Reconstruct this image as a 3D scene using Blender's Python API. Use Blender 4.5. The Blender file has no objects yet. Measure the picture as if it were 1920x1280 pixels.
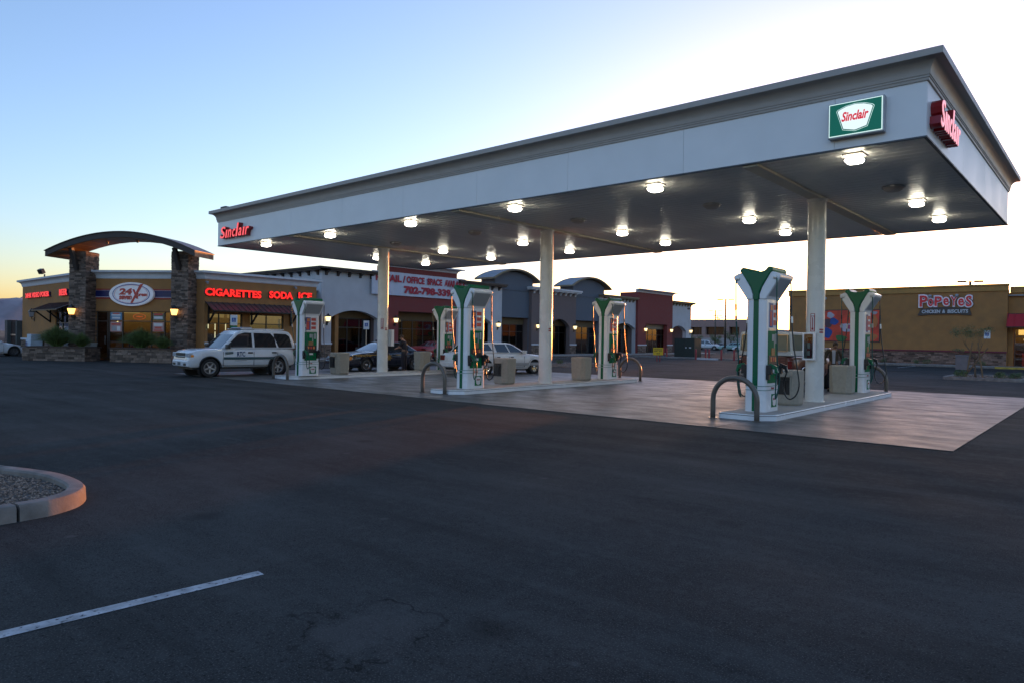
import bpy, bmesh, math, random
from mathutils import Matrix, Vector
random.seed(7)
sc = bpy.context.scene
COL = sc.collection
PI = math.pi
rad = math.radians

# ------------------------------------------------------------------ camera, sky, sun, exposure
CAM = Vector((2.799, -15.036, 1.7305))
YAW, PIT, ROL = 0.7144, -0.0048, 0.0148
fw = Vector((-math.sin(YAW)*math.cos(PIT), math.cos(YAW)*math.cos(PIT), math.sin(PIT)))
r0 = Vector((math.cos(YAW), math.sin(YAW), 0)); u0 = r0.cross(fw)
rr = r0*math.cos(ROL) + u0*math.sin(ROL); uu = -r0*math.sin(ROL) + u0*math.cos(ROL)
cd = bpy.data.cameras.new('camera'); cam = bpy.data.objects.new('camera', cd); COL.objects.link(cam)
cam.matrix_world = Matrix(((rr.x, uu.x, -fw.x, CAM.x), (rr.y, uu.y, -fw.y, CAM.y), (rr.z, uu.z, -fw.z, CAM.z), (0, 0, 0, 1)))
cd.sensor_width = 36; cd.lens = 1313.48/1920*36; cd.clip_start = .1; cd.clip_end = 20000
sc.camera = cam

SUN_AZ, SUN_EL = rad(14.6), rad(1.42)      # azimuth: degrees left (towards -X) of +Y
sdir = Vector((-math.sin(SUN_AZ)*math.cos(SUN_EL), math.cos(SUN_AZ)*math.cos(SUN_EL), math.sin(SUN_EL)))
w = bpy.data.worlds.new('World'); sc.world = w; w.use_nodes = True
nt = w.node_tree; bg = nt.nodes['Background']
sky = nt.nodes.new('ShaderNodeTexSky'); sky.sky_type = 'NISHITA'; sky.sun_disc = False
sky.sun_elevation = SUN_EL; sky.sun_rotation = -SUN_AZ
sky.air_density = 1.0; sky.dust_density = 1.6; sky.ozone_density = 2.6; sky.altitude = 600
wb = nt.nodes.new('ShaderNodeVectorMath'); wb.operation = 'MULTIPLY'; wb.inputs[1].default_value = (1.07, .96, 1.0)   # white balance of the picture
nt.links.new(sky.outputs[0], wb.inputs[0]); hs_ = nt.nodes.new('ShaderNodeHueSaturation'); hs_.inputs['Saturation'].default_value = .93; nt.links.new(wb.outputs[0], hs_.inputs['Color']); nt.links.new(hs_.outputs[0], bg.inputs[0]); bg.inputs[1].default_value = 0.15
sl = bpy.data.lights.new('sun', 'SUN'); so = bpy.data.objects.new('sun', sl); COL.objects.link(so)
sl.energy = .8; sl.angle = rad(.55); sl.color = (1.0, .30, .07)
so.rotation_euler = (-sdir).to_track_quat('-Z', 'Y').to_euler()
sc.view_settings.view_transform = 'Standard'; sc.view_settings.look = 'None'
sc.view_settings.exposure = 2.78; sc.view_settings.gamma = 1; sc.view_settings.use_curve_mapping = False
sc.render.engine = 'CYCLES'

# ------------------------------------------------------------------ helpers
WM = {}
def wm(o): return WM[o.name] if o else Matrix.Identity(4)
def thing(name, label, cat, loc=(0, 0, 0), rz=0, group=None):
    o = bpy.data.objects.new(name, None); COL.objects.link(o)
    o.empty_display_size = .2
    o.location = loc; o.rotation_euler = (0, 0, rz)
    o['label'] = label; o['category'] = cat
    if group: o['group'] = group
    WM[o.name] = Matrix.Translation(loc) @ Matrix.Rotation(rz, 4, 'Z')
    return o
def kids(o): return [c for c in bpy.data.objects if c.parent == o]
def copy_tree(o, loc, rz=None, label=None, top=True, CH=None):
    if CH is None:
        CH = {}
        for c in bpy.data.objects:
            if c.parent: CH.setdefault(c.parent.name, []).append(c)
    c = o.copy(); COL.objects.link(c)
    if top:
        c.location = loc
        if rz is not None: c.rotation_euler = (0, 0, rz)
        if label: c['label'] = label
        WM[c.name] = Matrix.Translation(loc) @ Matrix.Rotation(c.rotation_euler[2], 4, 'Z')
    for k in CH.get(o.name, []):
        d = copy_tree(k, None, top=False, CH=CH); d.parent = c
        if top: WM[d.name] = WM[c.name]
    return c
def FR(origin, ang=0):
    return Matrix.Translation(origin) @ Matrix.Rotation(ang, 4, 'Z')
class MB:
    def __init__(s, M=None): s.v = []; s.f = []; s.t = []; s.M = M; s.tone = .5
    def add(s, vs, fs):
        n = len(s.v)
        if s.M is not None: vs = [s.M @ Vector(p) for p in vs]
        s.v += [tuple(p) for p in vs]
        for f in fs: s.f.append([i+n for i in f]); s.t.append(s.tone)
        return s
    def box(s, x0, y0, z0, x1, y1, z1):
        if x0 > x1: x0, x1 = x1, x0
        if y0 > y1: y0, y1 = y1, y0
        if z0 > z1: z0, z1 = z1, z0
        return s.add([(x0,y0,z0),(x1,y0,z0),(x1,y1,z0),(x0,y1,z0),(x0,y0,z1),(x1,y0,z1),(x1,y1,z1),(x0,y1,z1)],
              [(0,3,2,1),(4,5,6,7),(0,1,5,4),(1,2,6,5),(2,3,7,6),(3,0,4,7)])
    def obox(s, c, h, rz=0, rx=0, ry=0):
        R = Matrix.Translation(c) @ Matrix.Rotation(rz,4,'Z') @ Matrix.Rotation(ry,4,'Y') @ Matrix.Rotation(rx,4,'X')
        vs = [R @ Vector((a*h[0], b*h[1], d*h[2])) for d in (-1,1) for a,b in ((-1,-1),(1,-1),(1,1),(-1,1))]
        return s.add(vs, [(0,3,2,1),(4,5,6,7),(0,1,5,4),(1,2,6,5),(2,3,7,6),(3,0,4,7)])
    def bar(s, a, b, w, h=None):
        a = Vector(a); b = Vector(b); d = b-a; L = d.length; h = h or w
        q = d.to_track_quat('X','Z').to_matrix().to_4x4(); R = Matrix.Translation((a+b)/2) @ q
        vs = [R @ Vector((x*L/2, y*w/2, z*h/2)) for z in (-1,1) for x,y in ((-1,-1),(1,-1),(1,1),(-1,1))]
        return s.add(vs, [(0,3,2,1),(4,5,6,7),(0,1,5,4),(1,2,6,5),(2,3,7,6),(3,0,4,7)])
    def prism(s, poly, d0, d1, plane='xz'):
        # poly 2D counter-clockwise seen from -y (xz), from +x (yz) or from +z (xy)
        n = len(poly)
        if plane == 'xz': g = lambda p, d: (p[0], d, p[1])
        elif plane == 'yz': g = lambda p, d: (d, p[0], p[1])
        else: g = lambda p, d: (p[0], p[1], d)
        vs = [g(p, d0) for p in poly] + [g(p, d1) for p in poly]
        A = list(range(n)); B = list(range(n, 2*n))
        fs = [A, B[::-1]] + [((i+1) % n, i, n+i, n+(i+1) % n) for i in range(n)]
        return s.add(vs, fs)
    def tube(s, pts, r, seg=8, closed=False, caps=True):
        pts = [Vector(p) for p in pts]; n = len(pts); rings = []; prev = None
        R = r if isinstance(r, (list, tuple)) else [r]*n
        for i, p in enumerate(pts):
            if closed: t = pts[(i+1) % n]-pts[i-1]
            else: t = pts[min(i+1, n-1)]-pts[max(i-1, 0)]
            t.normalize()
            if prev is None:
                a = Vector((0,0,1)) if abs(t.z) < .9 else Vector((1,0,0)); nx = t.cross(a).normalized()
            else: nx = (prev - t*prev.dot(t)).normalized()
            prev = nx; ny = t.cross(nx)
            rings.append([p + (nx*math.cos(k*2*PI/seg) + ny*math.sin(k*2*PI/seg))*R[i] for k in range(seg)])
        vs = [q for rg in rings for q in rg]; fs = []
        for i in range(n if closed else n-1):
            j = (i+1) % n
            for k in range(seg):
                l = (k+1) % seg; fs.append((i*seg+k, i*seg+l, j*seg+l, j*seg+k))
        if caps and not closed: fs += [tuple(range(seg))[::-1], tuple((n-1)*seg+k for k in range(seg))]
        return s.add(vs, fs)
    def cyl(s, c, r, h, seg=16, r2=None):
        return s.tube([c, (c[0], c[1], c[2]+h)], [r, r if r2 is None else r2], seg)
    def lathe(s, prof, seg=24, M=None):
        M = M or Matrix.Identity(4); n = len(prof); vs = []; fs = []
        for k in range(seg):
            a = k*2*PI/seg
            for (r, z) in prof: vs.append(M @ Vector((r*math.cos(a), r*math.sin(a), z)))
        for k in range(seg):
            l = (k+1) % seg
            for i in range(n-1): fs.append((k*n+i, l*n+i, l*n+i+1, k*n+i+1))
        return s.add(vs, fs)
    def ell(s, c, r, seg=12, rings=8, M=None):
        prof = [(max(1e-4, math.cos(-PI/2+PI*i/rings)), math.sin(-PI/2+PI*i/rings)) for i in range(rings+1)]
        T = Matrix.Translation(c) @ (M or Matrix.Identity(4)) @ Matrix.Diagonal((r[0], r[1], r[2], 1))
        return s.lathe(prof, seg, T)
    def loft(s, rings, closed=True, caps=True):
        n = len(rings[0]); vs = [p for r in rings for p in r]; fs = []
        for i in range(len(rings)-1):
            for k in range(n if closed else n-1):
                l = (k+1) % n; fs.append((i*n+k, i*n+l, (i+1)*n+l, (i+1)*n+k))
        if caps: fs += [tuple(range(n))[::-1], tuple((len(rings)-1)*n+k for k in range(n))]
        return s.add(vs, fs)
    def build(s, name, mat, parent=None, smooth=False, bevel=0, seg=2, kind=None, label=None, cat=None, group=None):
        me = bpy.data.meshes.new(name); inv = wm(parent).inverted()
        me.from_pydata([inv @ Vector(p) for p in s.v], [], s.f)
        if len(set(s.t)) > 1:
            at = me.attributes.new('tone', 'FLOAT', 'FACE'); at.data.foreach_set('value', s.t)
        me.validate(verbose=False)
        bm = bmesh.new(); bm.from_mesh(me)
        if bevel or smooth: bmesh.ops.remove_doubles(bm, verts=bm.verts, dist=1e-5)
        if len(s.f) < 60000: bmesh.ops.recalc_face_normals(bm, faces=bm.faces)
        bm.to_mesh(me); bm.free()
        if mat: me.materials.append(mat)
        o = bpy.data.objects.new(name, me); COL.objects.link(o)
        if parent: o.parent = parent; WM[o.name] = WM[parent.name]
        else: WM[o.name] = Matrix.Identity(4)
        if smooth:
            me.shade_smooth() if hasattr(me, 'shade_smooth') else None
            if smooth is not True: me.set_sharp_from_angle(angle=rad(smooth))
        if bevel:
            m = o.modifiers.new('bevel', 'BEVEL'); m.width = bevel; m.segments = seg; m.limit_method = 'ANGLE'; m.angle_limit = rad(35)
        if kind: o['kind'] = kind
        if label: o['label'] = label
        if cat: o['category'] = cat
        if group: o['group'] = group
        return o

# ------------------------------------------------------------------ materials
def new_mat(name):
    m = bpy.data.materials.new(name); m.use_nodes = True; nt = m.node_tree
    return m, nt, nt.nodes['Principled BSDF']
EXF = 2**sc.view_settings.exposure      # emission strengths below are given as display values
def M(name, col, rough=.6, metal=0, var=.12, scale=3, bump=0, bscale=60, spec=.5, coat=0, tone=0, em=None, es=0):
    m, nt, b = new_mat(name); N = nt.nodes.new; L = nt.links.new
    b.inputs['Roughness'].default_value = rough; b.inputs['Metallic'].default_value = metal
    b.inputs['Specular IOR Level'].default_value = spec; b.inputs['Coat Weight'].default_value = coat
    b.inputs['Coat Roughness'].default_value = .05
    tc = N('ShaderNodeTexCoord')
    n1 = N('ShaderNodeTexNoise'); n1.inputs['Scale'].default_value = scale; n1.inputs['Detail'].default_value = 5
    L(tc.outputs['Object'], n1.inputs['Vector'])
    mr = N('ShaderNodeMapRange'); mr.inputs[1].default_value = .3; mr.inputs[2].default_value = .7
    mr.inputs[3].default_value = 1-var; mr.inputs[4].default_value = 1+var; L(n1.outputs['Fac'], mr.inputs[0])
    vm = N('ShaderNodeVectorMath'); vm.operation = 'SCALE'; vm.inputs[0].default_value = col[:3]; L(mr.outputs[0], vm.inputs['Scale'])
    out = vm.outputs[0]
    if tone:
        at = N('ShaderNodeAttribute'); at.attribute_name = 'tone'; at.attribute_type = 'GEOMETRY'
        m2 = N('ShaderNodeMapRange'); m2.inputs[3].default_value = 1-tone; m2.inputs[4].default_value = 1+tone; L(at.outputs['Fac'], m2.inputs[0])
        v2 = N('ShaderNodeVectorMath'); v2.operation = 'SCALE'; L(out, v2.inputs[0]); L(m2.outputs[0], v2.inputs['Scale']); out = v2.outputs[0]
    L(out, b.inputs['Base Color'])
    rm = N('ShaderNodeMapRange'); rm.inputs[1].default_value = .3; rm.inputs[2].default_value = .7
    rm.inputs[3].default_value = max(.02, rough*.85); rm.inputs[4].default_value = min(1, rough*1.15); L(n1.outputs['Fac'], rm.inputs[0]); L(rm.outputs[0], b.inputs['Roughness'])
    if bump:
        n2 = N('ShaderNodeTexNoise'); n2.inputs['Scale'].default_value = bscale; n2.inputs['Detail'].default_value = 6; L(tc.outputs['Object'], n2.inputs['Vector'])
        bp = N('ShaderNodeBump'); bp.inputs['Strength'].default_value = bump; bp.inputs['Distance'].default_value = .02
        L(n2.outputs['Fac'], bp.inputs['Height']); L(bp.outputs[0], b.inputs['Normal'])
    if em: b.inputs['Emission Color'].default_value = (*em, 1); b.inputs['Emission Strength'].default_value = es*2/EXF*1.6
    return m
def Em(name, col, s):
    m, nt, b = new_mat(name); b.inputs['Base Color'].default_value = (*[min(.8, c) for c in col], 1)
    b.inputs['Emission Color'].default_value = (*col, 1); b.inputs['Emission Strength'].default_value = s/EXF; return m
def Glass(name, tint=(.75, .8, .78), ior=1.5):
    m = bpy.data.materials.new(name); m.use_nodes = True; nt = m.node_tree; nt.nodes.clear(); N = nt.nodes.new; L = nt.links.new
    o = N('ShaderNodeOutputMaterial'); mx = N('ShaderNodeMixShader'); t = N('ShaderNodeBsdfTransparent'); g = N('ShaderNodeBsdfGlossy'); fr = N('ShaderNodeFresnel')
    t.inputs[0].default_value = (*tint, 1); g.inputs['Roughness'].default_value = .02; fr.inputs[0].default_value = ior
    mm = N('ShaderNodeMath'); mm.operation = 'MULTIPLY_ADD'; mm.inputs[1].default_value = 1.3; mm.inputs[2].default_value = .06; mm.use_clamp = True
    L(fr.outputs[0], mm.inputs[0]); L(mm.outputs[0], mx.inputs[0]); L(t.outputs[0], mx.inputs[1]); L(g.outputs[0], mx.inputs[2]); L(mx.outputs[0], o.inputs[0]); return m

def ground_mat(name, base, patch, speck, rough, crack=False, far=False, streak=False):
    m, nt, b = new_mat(name); N = nt.nodes.new; L = nt.links.new
    g = N('ShaderNodeNewGeometry'); pos = g.outputs['Position']
    def noise(scale, det=4, vec=None, rg=.5):
        n = N('ShaderNodeTexNoise'); n.inputs['Scale'].default_value = scale; n.inputs['Detail'].default_value = det; n.inputs['Roughness'].default_value = rg
        L(vec or pos, n.inputs['Vector']); return n.outputs['Fac']
    def rng(x, a, bb, c, d):
        r = N('ShaderNodeMapRange'); r.inputs[1].default_value = a; r.inputs[2].default_value = bb; r.inputs[3].default_value = c; r.inputs[4].default_value = d; L(x, r.inputs[0]); return r.outputs[0]
    def mul(a, bb):
        q = N('ShaderNodeMath'); q.operation = 'MULTIPLY'; L(a, q.inputs[0])
        if isinstance(bb, float): q.inputs[1].default_value = bb
        else: L(bb, q.inputs[1])
        return q.outputs[0]
    def mix(f, a, bb):
        q = N('ShaderNodeMix'); q.data_type = 'RGBA'; L(f, q.inputs[0])
        for i, x in ((6, a), (7, bb)):
            if isinstance(x, tuple): q.inputs[i].default_value = (*x, 1)
            else: L(x, q.inputs[i])
        return q.outputs[2]
    col = mix(rng(noise(.16, 5), .42, .62, 0, 1), base, patch)
    col = mix(mul(rng(noise(1.1, 6), .5, .75, 0, 1), .5), col, tuple(x*1.45 for x in base))
    col = mix(mul(rng(noise(.7, 3), .56, .66, 0, 1), .35), col, tuple(x*.55 for x in base))
    col = mix(mul(rng(noise(95, 2), .55, .66, 0, 1), .95), col, speck)
    col = mix(mul(rng(noise(40, 3), .55, .68, 0, 1), .75), col, tuple(x*.30 for x in base))
    col = mix(mul(rng(noise(9, 6), .5, .7, 0, 1), .35), col, tuple(x*1.8 for x in base))
    v2 = N('ShaderNodeTexVoronoi'); v2.inputs['Scale'].default_value = .55; L(pos, v2.inputs['Vector'])
    col = mix(mul(rng(v2.outputs['Distance'], .04, .12, 1, 0), .55), col, tuple(x*.3 for x in base))
    # small pale scuffs and chips
    v = N('ShaderNodeTexVoronoi'); v.inputs['Scale'].default_value = .8; L(pos, v.inputs['Vector'])
    sc_ = rng(v.outputs['Distance'], .02, .045, 1, 0)
    col = mix(mul(sc_, .5), col, speck)
    b.inputs['Specular IOR Level'].default_value = .08
    if not streak:
        m3 = N('ShaderNodeMapping'); m3.inputs['Rotation'].default_value[2] = .25; m3.inputs['Scale'].default_value = (.22, 1.5, 1); L(pos, m3.inputs[0])
        tn = noise(1.0, 7, m3.outputs[0], .62)
        col = mix(mul(rng(tn, .5, .68, 0, 1), .40), col, tuple(x*1.9 for x in base))
        col = mix(mul(rng(tn, .46, .34, 0, 1), .45), col, tuple(x*.5 for x in base))
    if streak:
        sp = noise(1.9, 5); col = mix(mul(rng(sp, .58, .68, 0, 1), .6), col, tuple(x*.35 for x in base))
        mp = N('ShaderNodeMapping'); mp.inputs['Rotation'].default_value[2] = -YAW; mp.inputs['Rotation'].default_value[2] = 0
        mp.inputs['Scale'].default_value = (.6, 1.15, 1); L(pos, mp.inputs[0])
        st = noise(1.4, 6, mp.outputs[0], .6)
        col = mix(mul(rng(st, .42, .66, 0, 1), .75), col, tuple(x*.52 for x in base))
        rf = rng(st, .3, .7, rough-.12, rough+.12)
        b.inputs['Specular IOR Level'].default_value = .5
        L(rf, b.inputs['Roughness'])
    else:
        L(rng(noise(.5, 6), .35, .65, rough-.1, min(1, rough+.1)), b.inputs['Roughness'])
    bh = noise(70, 3)
    if crack:
        # worn patch with a cracked rim at its real place on the asphalt
        mp = N('ShaderNodeVectorMath'); mp.operation = 'SUBTRACT'; L(pos, mp.inputs[0]); mp.inputs[1].default_value = (-.52, -12.5, 0)
        nz = N('ShaderNodeTexNoise'); nz.inputs['Scale'].default_value = 2.1; nz.inputs['Detail'].default_value = 9; nz.inputs['Roughness'].default_value = .62; L(pos, nz.inputs['Vector'])
        ad = N('ShaderNodeVectorMath'); ad.operation = 'MULTIPLY_ADD'; L(nz.outputs['Color'], ad.inputs[0]); ad.inputs[1].default_value = (1.1, 1.1, 0); L(mp.outputs[0], ad.inputs[2])
        sb = N('ShaderNodeVectorMath'); sb.operation = 'SUBTRACT'; L(ad.outputs[0], sb.inputs[0]); sb.inputs[1].default_value = (.55, .55, 0)
        ln = N('ShaderNodeVectorMath'); ln.operation = 'LENGTH'; L(sb.outputs[0], ln.inputs[0]); d = ln.outputs['Value']
        rim = mul(mul(rng(d, .36, .40, 0, 1), rng(d, .40, .42, 1, 0)), rng(noise(3.1, 4), .42, .55, 0, 1))
        col = mix(mul(rng(d, .2, .38, 1, 0), .35), col, speck)
        col = mix(mul(rim, .8), col, tuple(x*.25 for x in base))
    if far:
        ln = N('ShaderNodeVectorMath'); ln.operation = 'LENGTH'; L(pos, ln.inputs[0])
        col = mix(rng(ln.outputs['Value'], 170, 260, 0, 1), col, (.2, .155, .115))
    L(col, b.inputs['Base Color'])
    bp = N('ShaderNodeBump'); bp.inputs['Strength'].default_value = .10 if not streak else .10; bp.inputs['Distance'].default_value = .012
    L(bh, bp.inputs['Height']); L(bp.outputs[0], b.inputs['Normal'])
    return m

asphalt = ground_mat('asphalt', (.043, .045, .043), (.024, .025, .0245), (.105, .10, .095), .92, crack=True, far=True)
concrete_apron = ground_mat('apron_concrete', (.098, .103, .104), (.070, .074, .075), (.145, .15, .15), .50, streak=True)
concrete_walk = M('pale_concrete', (.34, .33, .31), .8, var=.15, scale=1.2, bump=.3)
kerb_m = M('kerb_concrete', (.20, .178, .158), .85, var=.35, scale=5, bump=.18, bscale=40)
line_m = M('road_paint', (.42, .43, .44), .8, var=.35, scale=9, bump=.3, bscale=90)
_nt = line_m.node_tree; _b = _nt.nodes['Principled BSDF']; _g = _nt.nodes.new('ShaderNodeNewGeometry')
_n = _nt.nodes.new('ShaderNodeTexNoise'); _n.inputs['Scale'].default_value = 26; _n.inputs['Detail'].default_value = 8; _nt.links.new(_g.outputs['Position'], _n.inputs['Vector'])
_r = _nt.nodes.new('ShaderNodeMapRange'); _r.inputs[1].default_value = .30; _r.inputs[2].default_value = .44; _r.inputs[3].default_value = .25; _nt.links.new(_n.outputs['Fac'], _r.inputs[0]); _nt.links.new(_r.outputs[0], _b.inputs['Alpha'])
white_metal = M('white_coated_metal', (.84, .83, .82), .35, var=.045, scale=.8, bump=.05, bscale=.9)
cornice_m = M('canopy_cornice', (.43, .385, .345), .5, var=.05)
soffit_m = M('soffit_metal', (.72, .72, .70), .34, var=.06, scale=2)
beam_m = M('cream_steel', (.52, .47, .37), .4, var=.05)
column_m = M('cream_column_paint', (.72, .71, .67), .28, var=.05, scale=2, coat=.3)
white_paint = M('white_gloss_paint', (.80, .81, .83), .25, var=.03, coat=.3)
green_gloss = M('green_gloss', (.003, .125, .055), .32, var=.05, spec=.3, coat=.12)
green_panel = M('green_panel', (.004, .15, .055), .6, var=.08, spec=.15)
teal_line = M('teal_line', (.005, .16, .13), .4)
grey_panel = M('grey_panel', (.33, .35, .38), .45, var=.05)
dark_plastic = M('dark_plastic', (.015, .015, .017), .4, var=.1)
rubber = M('hose_rubber', (.012, .012, .013), .35)
green_rubber = M('green_hose', (.01, .08, .07), .35)
steel = M('brushed_steel', (.5, .5, .5), .35, metal=1)
bronze_pipe = M('bronze_pipe', (.105, .09, .075), .35, var=.1, coat=.2)
beige_box = M('beige_aggregate', (.33, .30, .245), .8, var=.1, scale=14, bump=.3, bscale=120)
poster_red = M('poster_red', (.55, .07, .05), .5)
poster_white = M('poster_white', (.7, .68, .68), .5)
poster_blue = M('poster_blue', (.05, .08, .25), .5)
poster_orange = M('poster_orange', (.7, .22, .06), .5)
red_sign = M('red_sign', (.30, .008, .012), .35, coat=.2)
lit_red = Em('lit_red', (1, .018, .012), 1.25)
lit_red_soft = Em('lit_red_face', (1, .10, .11), 1.0)
lit_pink = Em('lit_pink_face', (1, .40, .46), .95)
lit_white = Em('lit_white_face', (.75, 1, .9), .8)
lit_greenface = Em('lit_green_face', (.0, .12, .075), .55)
lamp_white = Em('lamp_white', (1, .93, .76), 36)
lamp_upper = Em('lamp_upper_lens', (1, .90, .70), 9)
lamp_warm = Em('lamp_warm', (1, .48, .12), 3.6)
lamp_cream = Em('lamp_cream', (1, .74, .36), 2.2)
tan_stucco = M('tan_stucco', (.345, .172, .060), .9, var=.14, scale=1.5, bump=.4, bscale=90)
white_stucco = M('white_stucco', (.50, .51, .53), .9, var=.07, scale=1.2, bump=.4, bscale=90)
red_stucco = M('maroon_stucco', (.20, .045, .042), .9, var=.08, bump=.4, bscale=90)
blue_stucco = M('blue_grey_stucco', (.115, .135, .165), .9, var=.07, bump=.4, bscale=90)
mauve_stucco = M('mauve_brown_stucco', (.16, .125, .12), .9, var=.07, bump=.4, bscale=90)
cornice_white = M('white_moulding', (.6, .62, .65), .7, var=.07)
dark_trim = M('dark_brown_trim', (.045, .036, .033), .6, var=.15)
tan_trim = M('tan_trim', (.20, .16, .10), .7)
seam_metal = M('ribbed_metal_roof', (.075, .055, .055), .45, var=.1)
silver_roof = M('silver_metal_roof', (.30, .33, .37), .4, var=.08)
stone_m = M('ledge_stone', (.155, .115, .09), .85, var=.3, scale=7, bump=.6, bscale=30, tone=.65)
stone_warm = M('warm_ledge_stone', (.19, .12, .09), .85, var=.3, scale=7, bump=.6, bscale=30, tone=.65)
roofing = M('roof_membrane', (.3, .3, .3), .9)
bronze_frame = M('bronze_window_frame', (.055, .045, .038), .4)
glass_m = Glass('window_glass'); glass_dark = Glass('tinted_glass', (.35, .36, .36))
dark_interior = M('dark_interior', (.05, .042, .035), .9, var=.3)
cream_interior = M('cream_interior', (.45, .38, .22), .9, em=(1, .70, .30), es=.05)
lit_interior = Em('lit_room', (1, .62, .22), .55)
orange_wood = M('soffit_boards', (.32, .17, .07), .6, var=.2)
black_metal = M('black_metal', (.012, .012, .012), .4)
leaf_m = M('leaf_green', (.085, .13, .035), .6, var=.3, scale=4, tone=.5)
leaf_pale = M('pale_leaf', (.10, .13, .045), .6, var=.3, tone=.5)
bark_m = M('bark', (.13, .095, .06), .9, var=.3, bump=.5)
gravel_m = M('gravel', (.25, .175, .13), .9, var=.35, scale=20, tone=.6)
soil_m = M('soil', (.12, .10, .085), .95, var=.3, scale=20, bump=.8)
# ------------------------------------------------------------------ lettering
def text_verts(s, offset=0.0, shear=0.0, extrude=.1):
    c = bpy.data.curves.new('lettering', 'FONT'); c.body = s; c.size = 1; c.offset = offset; c.shear = shear
    c.extrude = extrude; c.resolution_u = 3; c.fill_mode = 'BOTH'
    o = bpy.data.objects.new('lettering', c); COL.objects.link(o)
    dg = bpy.context.evaluated_depsgraph_get(); dg.update()
    me = bpy.data.meshes.new_from_object(o.evaluated_get(dg))
    v = [tuple(p.co) for p in me.vertices]; f = [tuple(p.vertices) for p in me.polygons]
    bpy.data.objects.remove(o); bpy.data.curves.remove(c); bpy.data.meshes.remove(me)
    return v, f
def lettering(s, name, mat, parent, F, x0, x1, z0, z1, y=0, depth=.01, offset=.02, shear=0, curve=0, **kw):
    # fits the word into x0..x1, z0..z1 of the wall frame F, its face at y-depth (towards the viewer, -y)
    v, f = text_verts(s, offset, shear)
    xs = [p[0] for p in v]; ys = [p[1] for p in v]; a, b_, c, d = min(xs), max(xs), min(ys), max(ys)
    mb = MB(F); out = []
    for p in v:
        tx = (p[0]-a)/(b_-a); tz = (p[1]-c)/(d-c); yy = y - depth*(.5 + p[2]/.2)
        zz = z0 + tz*(z1-z0)
        if curve: zz += curve*(1-(2*tx-1)**2)
        out.append((x0+tx*(x1-x0), yy, zz))
    mb.add(out, f)
    return mb.build(name, mat, parent, **kw)

# ------------------------------------------------------------------ ground and far terrain
g = MB(); R_ = 5600; n = 24
def gquad(x0, y0, x1, y1): g.add([(x0,y0,0),(x1,y0,0),(x1,y1,0),(x0,y1,0)], [(0,1,2,3)])
gquad(-R_, -R_, R_, R_)
g.build('ground', asphalt, kind='structure')
hb = MB(); nx = 120; rows = []
for j in range(9):
    row = []
    for i in range(nx+1):
        a = rad(62 + 48*i/nx); t = j/8
        hgt = (150 + 26*math.sin(i*.21) + 17*math.sin(i*.53+1) + 9*math.sin(i*1.3) + 5*math.sin(i*3.1)) * (math.sin(t*PI/2)**1.2) * min(1, i/14)
        hgt *= 1 + .05*math.sin(i*2.3 + j*1.9)
        dd = 4150 + 800*t + 60*math.sin(i*.9+j)
        row.append((-dd*math.sin(a), dd*math.cos(a), hgt - 3))
    rows.append(row)
hb.loft(rows, closed=False, caps=False)
hb.build('hills', M('desert_hills', (.30, .24, .25), .95, var=.2, scale=.004), smooth=True, kind='structure')

# fuel apron: concrete slabs with open joints
apron = MB().box(-27.9, -1.77, .001, .78, 13.55, .006).build('fuel_apron', M('joint_filler', (.03, .03, .03), .9), kind='structure')
XS = [.80, -3.3, -8.0, -12.6, -17.3, -21.9, -27.95]; YS = [-1.79, 2.1, 5.9, 9.75, 13.58]
for i in range(6):
    for j in range(4):
        x1, x0 = XS[i], XS[i+1]; y0, y1 = YS[j], YS[j+1]; q = .011
        MB().box(x0+q, y0+q, .005, x1-q, y1-q, .016).build('slab', concrete_apron, apron)

# painted parking line at lower left
MB().add([(-1.62,-14.5,.004),(-1.55,-14.5,.004),(-1.79,-12.375,.004),(-1.93,-12.37,.004)], [(0,1,2,3)])
MB().add([(-2.09,-14.6,.004),(-1.97,-14.6,.004),(-1.84,-12.38,.004),(-1.94,-12.37,.004)], [(0,1,2,3)]).build('parking_line', line_m, kind='structure')

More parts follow.
